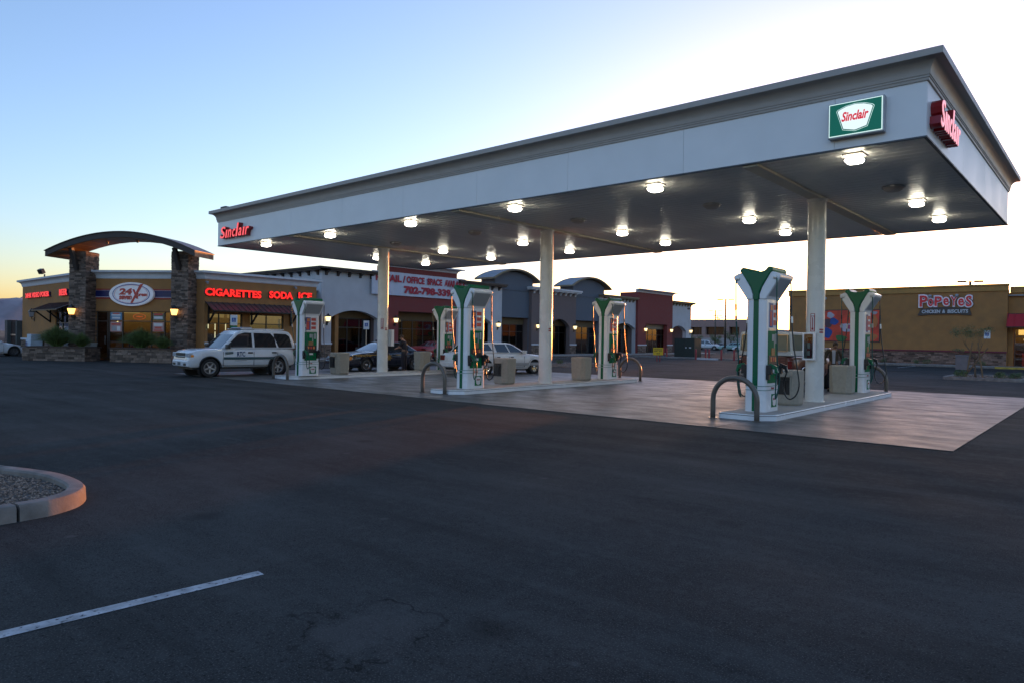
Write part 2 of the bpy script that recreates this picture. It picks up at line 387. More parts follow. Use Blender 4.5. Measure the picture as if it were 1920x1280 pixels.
def smooth_poly(pts, closed=True, k=4):
    out = []; n = len(pts)
    for i in range(n if closed else n-1):
        p = [Vector(pts[(i+j-1) % n]) if closed else Vector(pts[max(0, min(n-1, i+j-1))]) for j in range(4)]
        for s in range(k):
            t = s/k
            out.append(.5*((2*p[1]) + (-p[0]+p[2])*t + (2*p[0]-5*p[1]+4*p[2]-p[3])*t*t + (-p[0]+3*p[1]-3*p[2]+p[3])*t**3))
    if not closed: out.append(Vector(pts[-1]))
    return out
def offset_poly(pts, d):
    out = []; n = len(pts)
    for i in range(n):
        a = pts[i-1]; b = pts[i]; c = pts[(i+1) % n]
        t = (Vector(c[:2])-Vector(a[:2])).normalized(); nrm = Vector((-t.y, t.x))
        out.append(Vector((b[0]+nrm.x*d, b[1]+nrm.y*d)))
    return out
def kerb_ring(poly, wdt, h, parent, joints=0, mat=kerb_m, name='kerb'):
    """closed kerb along poly (counter-clockwise), width inward; split into pieces with narrow joints"""
    inner = offset_poly(poly, wdt); n = len(poly); per = [0]
    if joints:
        acc = 0; segs = []; cur = [0]
        for i in range(1, n+1):
            acc += (Vector(poly[i % n][:2])-Vector(poly[i-1][:2])).length; cur.append(i % n)
            if acc > joints: segs.append(cur); cur = [i % n]; acc = 0
        if len(cur) > 1: segs.append(cur)
    else: segs = [list(range(n))+[0]]
    for sg in segs:
        rings = []
        for q, i in enumerate(sg):
            o = Vector(poly[i][:2]); k = Vector(inner[i][:2])
            if joints and q in (0, len(sg)-1):
                j = sg[1] if q == 0 else sg[-2]; dv = (Vector(poly[j][:2])-o).normalized()*.006; o = o+dv*2.2; k = k+dv*2.2
            e = (o-k).normalized()*.02
            rings.append([(k.x, k.y, -.02), (o.x+e.x, o.y+e.y, -.02), (o.x+e.x*.6, o.y+e.y*.6, h-.03), (o.x-e.x*.4, o.y-e.y*.4, h-.004), (o.x-e.x*1.4, o.y-e.y*1.4, h), (k.x+e.x, k.y+e.y, h), (k.x, k.y, h-.02)])
        MB().loft(rings).build(name, mat, parent, smooth=40)
def stones(area_fn, n, smin, smax, z, name='gravel', mat=gravel_m, parent=None, bump_z=.6):
    mb = MB()
    for _ in range(n):
        x, y = area_fn(); s = random.uniform(smin, smax); mb.tone = random.random(); a = random.uniform(0, PI)
        mb.M = Matrix.Translation((x, y, z+random.uniform(0, s*.4))) @ Matrix.Rotation(a, 4, 'Z') @ Matrix.Rotation(random.uniform(-.5, .5), 4, 'X')
        j = lambda: random.uniform(.7, 1.2)
        mb.add([(-s*j(),0,0),(0,-s*.7*j(),0),(s*j(),0,0),(0,s*.7*j(),0),(0,0,s*bump_z*j()),(0,0,-s*.5)], [(0,1,4),(1,2,4),(2,3,4),(3,0,4),(1,0,5),(2,1,5),(3,2,5),(0,3,5)])
    mb.M = None
    return mb.build(name, mat, parent, kind='stuff')

# foreground planting island with a rounded end
oi = [(-4.745,-13.16),(-4.765,-12.98),(-4.80,-12.86),(-4.93,-12.66),(-5.12,-12.52),(-5.38,-12.42),(-5.75,-12.39),(-6.2,-12.42),(-6.7,-12.56),(-7.6,-12.9),(-9.4,-13.7),(-9.4,-15.6),(-8,-15.6),(-6,-15.6),(-4.9,-15.6),(-4.75,-14.4),(-4.73,-13.5)]
oi = smooth_poly([(a, b) for a, b in oi], True, 4)
isl = thing('planting_island', 'gravel planting island with a rounded concrete kerb beside the painted line in the foreground', 'kerb island')
kerb_ring(oi, .155, .15, isl, joints=2.6)
ii = offset_poly(oi, .15)
MB().prism([(p.x, p.y) for p in ii], .0, .085, 'xy').build('soil_bed', soil_m, isl)
def in_poly(x, y, poly):
    c = False; n = len(poly); j = n-1
    for i in range(n):
        if (poly[i][1] > y) != (poly[j][1] > y) and x < (poly[j][0]-poly[i][0])*(y-poly[i][1])/(poly[j][1]-poly[i][1])+poly[i][0]: c = not c
        j = i
    return c
ip = offset_poly(oi, .17)
def pick():
    while True:
        x = random.uniform(-8.6, -4.85); y = random.uniform(-15.2, -12.4)
        if random.random() < .12 + .88*(x > -7.6) and in_poly(x, y, ip): return x, y
stones(pick, 9000, .008, .022, .088, 'gravel', gravel_m, isl)

# small far kerb islands
def kerb_island(label, x0, y0, x1, y1, h=.15, gravel=500, rr=.5):
    t = thing('kerb_island', label, 'kerb island', ((x0+x1)/2, (y0+y1)/2, 0))
    pts = []
    for cx, cy, a0 in ((x1-rr, y1-rr, 0), (x0+rr, y1-rr, 90), (x0+rr, y0+rr, 180), (x1-rr, y0+rr, 270)):
        for k in range(6): a = rad(a0+90*k/5); pts.append(Vector((cx+rr*math.cos(a), cy+rr*math.sin(a))))
    kerb_ring(pts, .15, h, t)
    MB().prism([(p.x, p.y) for p in offset_poly(pts, .14)], 0, h-.05, 'xy').build('soil_bed', soil_m, t)
    stones(lambda: (random.uniform(x0+.2, x1-.2), random.uniform(y0+.2, y1-.2)), gravel, .02, .05, h-.05, 'gravel', gravel_m, t)
    return t
kerb_island('kerbed gravel island with a staked young tree in front of the restaurant', -3.95, 25.7, -.6, 30.5, gravel=900)
kerb_island('narrow kerbed strip with two low shrubs behind the middle pump island', -25.6, 19.6, -22.6, 24.6, gravel=600)

# walks and kerbs of the shops and restaurant
def walk(name, x0, y0, x1, y1, h=.15, n=1, axis='y'):
    p = MB().box(x0, y0, -.02, x1, y1, h-.012).build(name, kerb_m, kind='structure')
    for i in range(n):
        if axis == 'y': a, b = y0+(y1-y0)*i/n, y0+(y1-y0)*(i+1)/n; MB().box(x0+.012, a+.006, h-.02, x1-.012, b-.006, h).build('slab', concrete_walk, p)
        else: a, b = x0+(x1-x0)*i/n, x0+(x1-x0)*(i+1)/n; MB().box(a+.006, y0+.012, h-.02, b-.006, y1-.012, h).build('slab', concrete_walk, p)
    return p
walk('sidewalk', -41.0, 13.0, -38.2, 74, n=30)
walk('sidewalk', -39.2, 6.4, -37.4, 13.0, h=.13, n=4)
walk('sidewalk', -20.5, 48.2, 6, 50.1, n=12, axis='x')
walk('sidewalk', -34.5, 46.6, -20, 47.2, h=.14, n=6, axis='x')
MB().box(-4.2, 47.99, -.01, 2.5, 48.17, .156).build('yellow_kerb', M('yellow_kerb_paint', (.42, .30, .05), .7, var=.3), kind='structure')
for i in range(5):
    MB().box(-9.5-2.8*i, 42.2, .001, -9.39-2.8*i, 48.1, .005).build('parking_line', line_m, kind='structure')
for i in range(11):
    MB().box(-37.9, 17+4.6*i, .001, -33.0, 17.1+4.6*i, .005).build('parking_line', line_m, kind='structure')

# ------------------------------------------------------------------ canopy
H = 5.65; CW = 27.75; CD = 12.69; ZT = 6.685
IX = [-3.42, -12.68, -21.85]; CY = 4.64
can = thing('fuel_canopy', 'long flat white fuel canopy with flared grey cornice on three cream columns', 'canopy', (-CW/2, CD/2, 0))
def rect_sweep(prof, x0, y0, x1, y1):
    """closed mitred sweep; prof = (outward, z)"""
    mb = MB(); rings = []
    for (sx, sy, X, Y) in ((-1,-1,x0,y0),(1,-1,x1,y0),(1,1,x1,y1),(-1,1,x0,y1)):
        rings.append([(X+sx*o, Y+sy*o, z) for o, z in prof])
    rings.append(rings[0]); mb.loft(rings, closed=False, caps=False); return mb
prof = [(-.02, ZT-.01), (.03, ZT), (.035, ZT+.05), (.05, ZT+.055), (.05, ZT+.075), (.04, ZT+.08), (.04, ZT+.095), (.055, ZT+.10), (.06, ZT+.13)]
for k in range(1, 8):
    a = k/7*PI/2; prof.append((.06+.20*(1-math.cos(a)), ZT+.13+.23*math.sin(a)))
prof += [(.30, ZT+.365), (.30, ZT+.495), (.0, ZT+.50), (-.3, ZT+.48)]
rect_sweep(prof, -CW, 0, 0, CD).build('cornice', cornice_m, can, smooth=35)
MB().box(-CW+.1, .1, ZT+.3, -.1, CD-.1, ZT+.42).build('roof_deck', roofing, can)
# fascia panels with seams
def panels_x(y, sgn):
    xs = [0.0, -1.64]; 
    while xs[-1]-3.36 > -CW+.5: xs.append(xs[-1]-3.36)
    xs.append(-CW)
    for a, b in zip(xs, xs[1:]):
        MB().box(b+.004, min(y, y+.05*sgn), H-.0, a-.004, max(y, y+.05*sgn), ZT-.004).build('fascia_panel', white_metal, can)
panels_x(0, 1); panels_x(CD, -1)
for X, sg in ((0, -1), (-CW, 1)):
    ys = [.052] + [.71+3.36*i for i in range(4)] + [CD-.052]
    for a, b in zip(ys, ys[1:]): MB().box(min(X, X+.05*sg), a+.004, H, max(X, X+.05*sg), b-.004, ZT-.004).build('fascia_panel', white_metal, can)
mb = MB(); e = .035
for a in ((-CW-.012, -.012, H-.03, .012, .05, H), (-CW-.012, CD-.05, H-.03, .012, CD+.012, H)): mb.box(*a)
for X in (-CW-.012, -.05): mb.box(X, .05, H-.03, X+.062, CD-.05, H)
mb.build('drip_edge', M('dark_edge', (.06, .07, .08), .5), can)
# soffit: long ribbed panels running the length of the canopy
NP = 42; pw = (CD-.1)/NP
me = None
for i in range(NP):
    y0 = .05 + i*pw; o = None
    if me is None:
        mb = MB(); sec = [(0, .05), (.022, .05), (.028, .012), (.05, .004), (pw-.05, .0), (pw-.026, .004), (pw-.020, .045), (pw-.003, .035), (pw-.003, .06), (0, .06)]
        mb.loft([[(x, p, q) for p, q in sec] for x in (0, CW-.1)])
        o = mb.build('soffit_panel', soffit_m, can); me = o.data
        # mesh was stored canopy-local; rebase it to its own origin
        sh = wm(can).translation
        for v in me.vertices: v.co += sh
    else:
        o = bpy.data.objects.new('soffit_panel', me); COL.objects.link(o); o.parent = can; WM[o.name] = WM[can.name]
    o.location = Vector((-CW+.05, y0, H-.005)) - wm(can).translation
for X in IX:
    MB().box(X-.17, .06, H-.075, X+.17, CD-.06, H-.008).build('cross_beam', beam_m, can, bevel=.01)
for i, X in enumerate(IX):
    mb = MB(); mb.lathe([(.001, .15), (.27, .15), (.27, .165), (.235, .17), (.232, 5.5), (.26, 5.505), (.26, H-.07), (.001, H-.07)], 40, Matrix.Translation((X, CY, 0)))
    c = mb.build('column', column_m, can, smooth=30)
    # stickers: small red no-smoking notice, arrow notice facing the forecourt
    def plate(ang, z0, z1, wdt, mat, nm, rad_=.236, par=c):
        m2 = MB(); rings = []
        n_ = 6; da = wdt/rad_
        for q in range(n_+1):
            a = ang-da/2+da*q/n_; rings.append([(X+(rad_-.003)*math.cos(a), CY+(rad_-.003)*math.sin(a), z0), (X+rad_*math.cos(a), CY+rad_*math.sin(a), z0), (X+rad_*math.cos(a), CY+rad_*math.sin(a), z1), (X+(rad_-.003)*math.cos(a), CY+(rad_-.003)*math.sin(a), z1)])
        m2.loft(rings); return m2.build(nm, mat, par)
    va = math.atan2(CAM.y-CY, CAM.x-X)
    if i == 0 or i == 2:
        plate(va-.30 if i == 0 else va-.12, 2.02, 2.50, .12, red_sign, 'arrow_sign')
        plate(va-.30 if i == 0 else va-.12, 2.04, 2.42, .075, poster_white, 'arrow_sign_field', .2375)
        plate(va-.30 if i == 0 else va-.12, 2.12, 2.40, .022, red_sign, 'arrow_shaft', .239)
        plate(va-.30 if i == 0 else va-.12, 2.06, 2.12, .05, red_sign, 'arrow_head', .239)
        plate(va-.30 if i == 0 else va-.12, 2.44, 2.485, .085, poster_white, 'notice_text', .2375)
    for zz in (1.98, 2.05): plate(va+.72, zz, zz+.045, .13, M('faded_red_print', (.42, .10, .09), .5), 'notice_text', .2365)
# box standing on the roof edge
t = thing('roof_speaker_box', 'small dark box on the roof edge at the far left end of the canopy', 'box', (-27.25, .1, ZT+.5))
MB().box(-27.46, -.05, ZT+.5, -27.02, .25, ZT+.66).box(-27.42, 0, ZT+.495, -27.06, .2, ZT+.51).build('case', black_metal, t, bevel=.01)

# canopy lights
def canopy_light():
    t = thing('canopy_light', '', 'light', (0, 0, 0), 0, 'lit lamps under the fuel canopy')
    MB().box(-.2, -.2, -.035, .2, .2, 0).build('housing', cornice_m, t, bevel=.01)
    q = MB(); q.loft([[(s*x, s*y, z) for x, y in ((-1,-1),(1,-1),(1,1),(-1,1))] for s, z in ((.12, -.035), (.145, -.105))]); q.build('upper_lens', lamp_upper, t)
    q = MB(); sq = lambda s, z: [(s*math.copysign(abs(math.cos(a))**.5, math.cos(a)), s*math.copysign(abs(math.sin(a))**.5, math.sin(a)), z) for a in [k*2*PI/24 for k in range(24)]]
    q.loft([sq(.215, -.105), sq(.215, -.122), sq(.18, -.122), sq(.18, -.105)], caps=False); q.loft([sq(.215, -.106), sq(.17, -.106)], caps=False)
    q.build('rim', steel, t)
    q = MB(); q.loft([sq(.172, -.108), sq(.165, -.145), sq(.14, -.175), sq(.09, -.190), sq(.01, -.193)]); q.build('lens', lamp_white, t, smooth=True)
    return t
L0 = canopy_light(); first = True
rows = [(.62, 'front row'), (6.53, 'middle row'), (9.69, 'back row')]
where = ['nearest the right end', 'second from the right', 'third from the right', 'third from the left', 'second from the left', 'nearest the left end']
for (yy, rn) in rows:
    for i in range(6):
        lab = 'lit canopy lamp of the %s, %s' % (rn, where[i]); loc = (-1.42-4.66*i, yy, H)
        if first: L0.location = loc; L0['label'] = lab; first = False
        else: copy_tree(L0, loc, 0, lab)
d0 = thing('ceiling_dome', 'dark round ceiling fixture under the canopy', 'ceiling fixture', (0, 0, 0), 0, 'unlit round fixtures under the canopy')
MB().lathe([(.001, -.13), (.14, -.13), (.2, -.10), (.24, -.04), (.24, 0), (.001, 0)], 24).build('dome', cornice_m, d0, smooth=40)
MB().lathe([(.245, -.05), (.265, -.05), (.265, -.02), (.245, -.02)], 24).build('ring', steel, d0)
for k, (x, y, nm) in enumerate([(-1.52, 4.38, 'rightmost'), (-6.1, 3.9, 'second from the right'), (-10.67, 3.7, 'in the middle'), (-15.32, 3.66, 'second from the left'), (-20.14, 3.9, 'leftmost')]):
    lab = 'unlit round fixture under the canopy, %s of the five' % nm
    if k == 0: d0.location = (x, y, H); d0['label'] = lab
    else: copy_tree(d0, (x, y, H), 0, lab)

# ------------------------------------------------------------------ canopy signs
F0 = FR((0, 0, 0)); FX = FR((0, 0, 0), PI/2)     # FX: local x runs along +Y, the viewer is on the +X side
def word_sign(label, F, x0, x1, z0, z1, face):
    t = thing('letter_sign', label, 'sign', F @ Vector((x0, 0, z0)), 0)
    wds = [('S', .0, .165, 0, 1.0), ('l', .195, .245, 0, .70), ('n', .28, .395, 0, .70), ('c', .43, .53, 0, .70), ('l', .565, .62, 0, 1.12), ('a', .655, .765, 0, .70), ('l', .80, .85, 0, .70), ('r', .89, 1.0, 0, .70)]
    W = x1-x0; Hh = z1-z0; sh = .26
    for ch, a, b, c, d in wds:
        for (nm, mt, dep, y, off) in (('letter', red_sign, .19, 0, .03), ('letter_face', face, .012, -.19, .0)):
            if ch == 'l' :
                v, f = None, None
                mb = MB(F); g_ = .012 if nm == 'letter_face' else 0
                xa, xb = x0+a*W+g_, x0+b*W-g_; za, zb = z0+g_, z0+d*Hh-g_
                mb.box(xa, y-dep, za, xb, y, zb)
            else:
                v, f = text_verts(ch, off, 0); xs = [p[0] for p in v]; ys = [p[1] for p in v]
                g_ = .014 if nm == 'letter_face' else 0
                mb = MB(F); mb.add([(x0+a*W+g_+(p[0]-min(xs))/(max(xs)-min(xs))*((b-a)*W-2*g_), y-dep*(.5+p[2]/.2), z0+g_+(p[1]-min(ys))/(max(ys)-min(ys))*(d*Hh-2*g_)) for p in v], f)
            # italic slant
            Fi = F.inverted(); nv = []
            for p in mb.v:
                q = Fi @ Vector(p); q.x += (q.z-z0)*sh; nv.append(tuple(F @ q))
            mb.v = nv
            par = t if nm == 'letter' else last
            o = mb.build(nm, mt, par)
            if nm == 'letter': last = o
    return t
word_sign('red channel letters Sinclair at the left end of the canopy front', F0, -27.18, -24.75, 5.88, 6.40, lit_red_soft)
word_sign('red channel letters Sinclair on the right end face of the canopy', FX, .22, 2.25, 5.86, 6.42, lit_pink)

s = thing('brand_sign', 'green lit sign with a white shield reading Sinclair near the right canopy corner', 'sign', (-1.21, -.02, 5.86))
MB().box(-1.72, -.16, 5.83, -.69, -.005, 6.53).build('cabinet', M('sign_cabinet', (.42, .43, .45), .4), s, bevel=.008)
MB().box(-1.70, -.172, 5.86, -.72, -.158, 6.51).build('lit_border', lit_white, s)
MB().box(-1.685, -.176, 5.875, -.735, -.170, 6.495).build('green_face', lit_greenface, s)
def shield(cx, z0, w_, h, k=0):
    pts = [(-.5, .80), (-.46, .86), (-.25, .96), (0, 1.0), (.25, .96), (.46, .86), (.5, .80), (.33, .10), (.02, 0), (-.02, 0), (-.33, .10)]
    return [(cx+a*w_, z0+b*h) for a, b in pts][::-1]
MB().prism(shield(-1.21, 5.915, .70, .545), -.180, -.174).build('shield_outline', lit_white, s)
MB().prism(shield(-1.21, 5.922, .682, .53), -.183, -.179).build('shield_rim', lit_greenface, s)
MB().prism(shield(-1.21, 5.94, .64, .50), -.187, -.182).build('shield', Em('lit_shield', (.8, .92, .86), .85), s)
lettering('Sinclair', 'lettering', M('sign_red_print', (.35, .01, .02), .5, em=(.5, .01, .03), es=.35), s, F0, -1.46, -.96, 6.13, 6.32, y=-.186, depth=.006, offset=.03, shear=.28)

# ------------------------------------------------------------------ pump islands
def pump_island(X, y0, y1, label):
    t = thing('pump_island', label, 'pump island', (X, (y0+y1)/2, 0), 0, 'raised pump islands')
    hw = .60; c = .32
    poly = [(X-hw, y0+.05), (X-hw+.05, y0), (X+hw-c, y0), (X+hw, y0+c), (X+hw, y1-c), (X+hw-c, y1), (X-hw+c, y1), (X-hw, y1-c)]
    MB().prism(poly, -.02, .145, 'xy').build('kerb_edge', white_paint, t, bevel=.012)
    inn = offset_poly([Vector(p) for p in poly], .045)
    MB().prism([(p.x, p.y) for p in inn], .02, .151, 'xy').build('concrete_top', concrete_walk, t)
    o2 = offset_poly([Vector(p) for p in poly], -.004); i2 = offset_poly([Vector(p) for p in poly], .01)
    mb = MB(); mb.loft([[(p.x, p.y, .112) for p in o2], [(p.x, p.y, .124) for p in o2]], caps=False); mb.build('groove', dark_plastic, t)
    return t
pump_island(IX[0], -.05, 10.75, 'raised white-edged pump island under the right column')
pump_island(IX[1], -.35, 10.3, 'raised white-edged pump island under the middle column')
pump_island(IX[2], -.25, 10.2, 'raised white-edged pump island under the left column')

def hoop(x, y, label, first=None):
    if first: return copy_tree(first, (x, y, 0), 0, label)
    t = thing('hoop_bollard', label, 'bollard', (0, 0, 0), 0, 'bronze hoop guards at the island ends')
    pts = [(-.5, 0, -.02), (-.5, 0, .2), (-.5, 0, .44)] + [(-.5*math.cos(a), 0, .45+.49*math.sin(a)) for a in [PI*k/16 for k in range(1, 16)]] + [(.5, 0, .44), (.5, 0, .2), (.5, 0, -.02)]
    MB().tube(pts, .057, 14).build('pipe', bronze_pipe, t, smooth=True)
    for sx in (-.5, .5): MB().lathe([(.06, .004), (.10, .004), (.10, .02), (.06, .022)], 18, Matrix.Translation((sx, 0, 0.012))).build('floor_collar', bronze_pipe, t)
    t.location = (x, y, 0); return t
h0 = hoop(-3.57, -.2, 'bronze hoop guard in front of the right island, nearest the camera')
hoop(-13.03, -.42, 'bronze hoop guard at the front end of the middle island', h0)
hoop(-21.75, -.40, 'bronze hoop guard by the rear wheel of the white utility vehicle', h0)
hoop(-12.9, 10.75, 'bronze hoop guard at the back end of the middle island', h0)
hoop(-3.65, 11.2, 'bronze hoop guard at the back end of the right island', h0)
hoop(-21.85, 10.6, 'bronze hoop guard at the back end of the left island', h0)

# ------------------------------------------------------------------ fuel dispensers
def rrect(hx, hy, r, n=4):
    pts = []
    for cx, cy, a0 in ((hx-r, hy-r, 0), (-hx+r, hy-r, 90), (-hx+r, -hy+r, 180), (hx-r, -hy+r, 270)):
        for k in range(n+1): a = rad(a0+90*k/n); pts.append((cx+r*math.cos(a), cy+r*math.sin(a)))
    return pts
def dispenser():
    t = thing('fuel_dispenser', '', 'fuel pump', (0, 0, 0), 0, 'green and white fuel pumps')
    hx, hy = .215, .39
    MB().loft([[(x, y, 0.0) for x, y in rrect(hx+.015, hy+.02, .09)], [(x, y, .47) for x, y in rrect(hx+.012, hy+.015, .09)]]).build('base_cabinet', white_paint, t, smooth=40)
    MB().loft([[(x, y, .48) for x, y in rrect(hx+.012, hy+.015, .09)], [(x, y, .56) for x, y in rrect(hx+.012, hy+.015, .09)]]).build('name_band', white_paint, t, smooth=40)
    MB().loft([[(x, y, .57) for x, y in rrect(hx, hy, .085)], [(x, y, 2.46) for x, y in rrect(hx, hy, .085)]]).build('cabinet', white_paint, t, smooth=40)
    q = MB()
    for z in (.47, .56): q.loft([[(x, y, z) for x, y in rrect(hx+.018, hy+.021, .092)], [(x, y, z+.012) for x, y in rrect(hx+.018, hy+.021, .092)]])
    q.build('trim_line', teal_line, t)
    # head: white arms, grey sloped panels, green saddle between
    for s in (-1, 1):
        P = [(.07, 2.46), (.215, 2.46), (.222, 2.50), (.50, 2.93), (.505, 2.99), (.40, 3.045), (.335, 3.06), (.30, 3.04), (.12, 2.72), (.07, 2.56)]
        P = [(s*a, b) for a, b in P]
        if s < 0: P = P[::-1]
        hd = MB().prism(P, -.41, .41, 'xz').build('head_arm', white_paint, t, bevel=.018)
        q = MB(); a, b = Vector((.245, 2.535)), Vector((.482, 2.905)); nrm = Vector((b.y-a.y, -(b.x-a.x))).normalized()*.006
        vs = []
        for p, d in ((a, 0), (b, 0)):
            for y in (-.34, .34):
                for k in (0, 1): vs.append((s*(p.x+nrm.x*k), y, p.y+nrm.y*k))
        q.add(vs, [(0,1,3,2),(4,6,7,5),(1,5,7,3),(0,4,5,1),(2,3,7,6),(0,2,6,4)]); q.build('head_panel', grey_panel, hd)
        # black hose outlet on the front cheek
        for yy in (-.412, .412):
            q = MB(); q.lathe([(.001, 0), (.045, 0), (.04, .02), (.001, .025)], 14, Matrix.Translation((s*.40, yy, 2.93)) @ Matrix.Rotation(PI/2 if yy < 0 else -PI/2, 4, 'X')); q.build('hose_outlet', steel, hd)
    V = [(.05, 2.44), (.064, 2.60), (.12, 2.74), (.30, 3.03), (.345, 3.07), (.355, 3.10), (.335, 3.15), (.29, 3.175), (.245, 3.165), (.21, 3.12), (.17, 3.085), (.08, 3.065)]
    V = V + [(-a, b) for a, b in V[::-1]]
    hd = MB().prism(V, -.43, .43, 'xz').build('head_saddle', green_gloss, t, bevel=.02, seg=3)
    for yy, s in ((-hy, -1), (hy, 1)):
        MB().box(-.055, yy-.008 if s < 0 else yy-.01, .575, .055, yy+.01 if s < 0 else yy+.008, 2.47).build('green_stripe', green_gloss, t)
        y2 = yy + s*.015
        MB().box(-.055, min(y2, y2+s*.009), .01, .055, max(y2, y2+s*.009), .46).box(-.055, min(y2, y2+s*.009), .482, .055, max(y2, y2+s*.009), .556).build('green_stripe', green_gloss, t)
    for s in (-1, 1):
        F = Matrix.Rotation(PI/2 if s > 0 else -PI/2, 4, 'Z')       # local -y looks out through the side
        d = -hx
        pn = MB(F).box(-.265, d-.012, .63, .265, d+.02, 1.775).build('display_panel', green_panel, t, bevel=.006)
        MB(F).box(-.25, d-.018, .95, .25, d-.010, 1.24).build('keypad_area', dark_plastic, pn)
        for k, c in enumerate((poster_orange, poster_red, poster_orange)):
            MB(F).box(-.15+.12*k, d-.026, 1.10, -.07+.12*k, d-.016, 1.20).build('grade_button', c, pn, bevel=.006)
        MB(F).box(-.10, d-.022, 1.24, .10, d-.010, 1.40).build('card_reader', M('amber_plate', (.30, .14, .05), .4) if s < 0 else bpy.data.materials['amber_plate'], pn)
        MB(F).box(.06, d-.016, 1.30, .10, d-.010, 1.70).box(.14, d-.016, 1.50, .22, d-.010, 1.72).box(-.06, d-.016, 1.55, .04, d-.010, 1.70).build('screen', grey_panel, pn)
        MB(F).box(-.06, d-.016, .86, .10, d-.010, .93).build('price_label', poster_white, pn)
        MB(F).box(.12, d-.016, .72, .18, d-.010, .78).build('lock', dark_plastic, pn)
        ps = MB(F).box(-.245, d-.010, 1.835, .245, d+.02, 2.395).build('poster', poster_white, t)
        MB(F).box(-.23, d-.014, 1.85, -.02, d-.009, 2.38).build('poster_picture', poster_blue, ps)
        MB(F).box(-.20, d-.017, 1.88, -.08, d-.013, 2.20).build('poster_cup', poster_red, ps)
        MB(F).box(-.18, d-.0185, 2.22, -.06, d-.013, 2.34).build('poster_disc', poster_orange, ps)
        for k in range(3): MB(F).box(.01, d-.014, 1.90+.17*k, .21, d-.009, 2.01+.17*k).build('poster_text', poster_red, ps)
        MB(F).box(-.245, d-.018, 1.79, .245, d+.02, 1.82).build('shelf_trim', steel, t)
        lg = MB(F).box(-.05, d-.024, .09, .24, d+.0, .385).build('logo_panel', green_panel, t)
        MB(F).prism([(a, b) for a, b in shield(.095, .115, .235, .25)], d-.028, d-.023).build('shield', poster_white, lg)
        lettering('Sinclair', 'lettering', red_sign, lg, F, .015, .175, .25, .305, y=d-.027, depth=.003, offset=.03, shear=.25)
        lettering('Sinclair', 'lettering', red_sign, t, F, -.10, .08, .495, .545, y=d-.027, depth=.003, offset=.03, shear=.25)
        # nozzle boots, nozzles, hoses
        for ky, hm in ((-.30, green_rubber), (.30, rubber)):
            sx = s
            bt = MB().obox((sx*(hx+.055), ky, .93), (.055, .06, .10)).obox((sx*(hx+.03), ky, .80), (.03, .055, .09)).build('nozzle_boot', dark_plastic, t, bevel=.012)
            nz = MB().obox((sx*(hx+.13), ky, 1.0), (.085, .032, .045), ry=sx*.35).obox((sx*(hx+.20), ky, .93), (.03, .03, .07), ry=-sx*.3).build('nozzle', dark_plastic if hm is rubber else green_gloss, t, bevel=.012)
            MB().tube([(sx*(hx+.05), ky, 1.0), (sx*(hx+.08), ky, .93), (sx*(hx+.07), ky, .82)], .013, 8).build('spout', steel, nz, smooth=True)
            MB().tube([(sx*(hx+.10), ky, .96), (sx*(hx+.15), ky, .86), (sx*(hx+.215), ky, .87)], .008, 6).build('trigger_guard', steel, nz, smooth=True)
            top = (sx*.44, math.copysign(.425, ky), 2.90)
            if hm is rubber:   # long loop to the floor
                raw = [top, (sx*.455, ky*1.38, 2.6), (sx*.48, ky*1.3, 2.1), (sx*.54, ky*1.2, 1.5), (sx*.64, ky*1.15, .9), (sx*.68, ky*1.1, .58), (sx*.62, ky*1.05, .36), (sx*.50, ky, .27), (sx*.40, ky, .36), (sx*.36, ky, .60), (sx*(hx+.215), ky, .88)]
            else:
                raw = [top, (sx*.44, ky*1.38, 2.6), (sx*.44, ky*1.3, 2.1), (sx*.43, ky*1.1, 1.6), (sx*.42, ky*.9, 1.15), (sx*.45, ky*.7, .75), (sx*.40, ky*.6, .40), (sx*.38, ky*.75, .30), (sx*.40, ky*.95, .42), (sx*.41, ky, .65), (sx*(hx+.215), ky, .88)]
            pts = smooth_poly([Vector(p) for p in raw], False, 4)
            hs = MB().tube(pts, .0155, 8).build('hose', hm, t, smooth=True)
            MB().tube([pts[8], pts[9]], .026, 10).build('coupling', steel, hs, smooth=40)
            MB().tube([pts[6], pts[7]], .022, 10).build('coupling', dark_plastic, hs, smooth=40)
    return t
DP = dispenser(); DP.location = (IX[0]-.02, 1.0, .151); DP.scale = (1.07, 1.03, 1.03); DP['label'] = 'fuel pump at the front of the right island, largest in view'
copy_tree(DP, (-3.62, 9.75, .151), 0, 'fuel pump at the back of the right island, in front of the restaurant wall').scale = (1.05, 1.02, 1.05)
copy_tree(DP, (-12.6, .75, .151), 0, 'fuel pump at the front of the middle island').scale = (1.05, 1.02, 1.01)
copy_tree(DP, (-12.85, 8.95, .151), 0, 'fuel pump at the back of the middle island, right of the middle column').scale = (1.05, 1.02, 1.02)
copy_tree(DP, (-21.35, .52, .151), 0, 'fuel pump at the front of the left island beside the white utility vehicle').scale = (1.05, 1.02, .95)
copy_tree(DP, (-22.1, 8.7, .151), 0, 'fuel pump at the back of the left island, half hidden by a nearer pump').scale = (1.05, 1.02, .97)

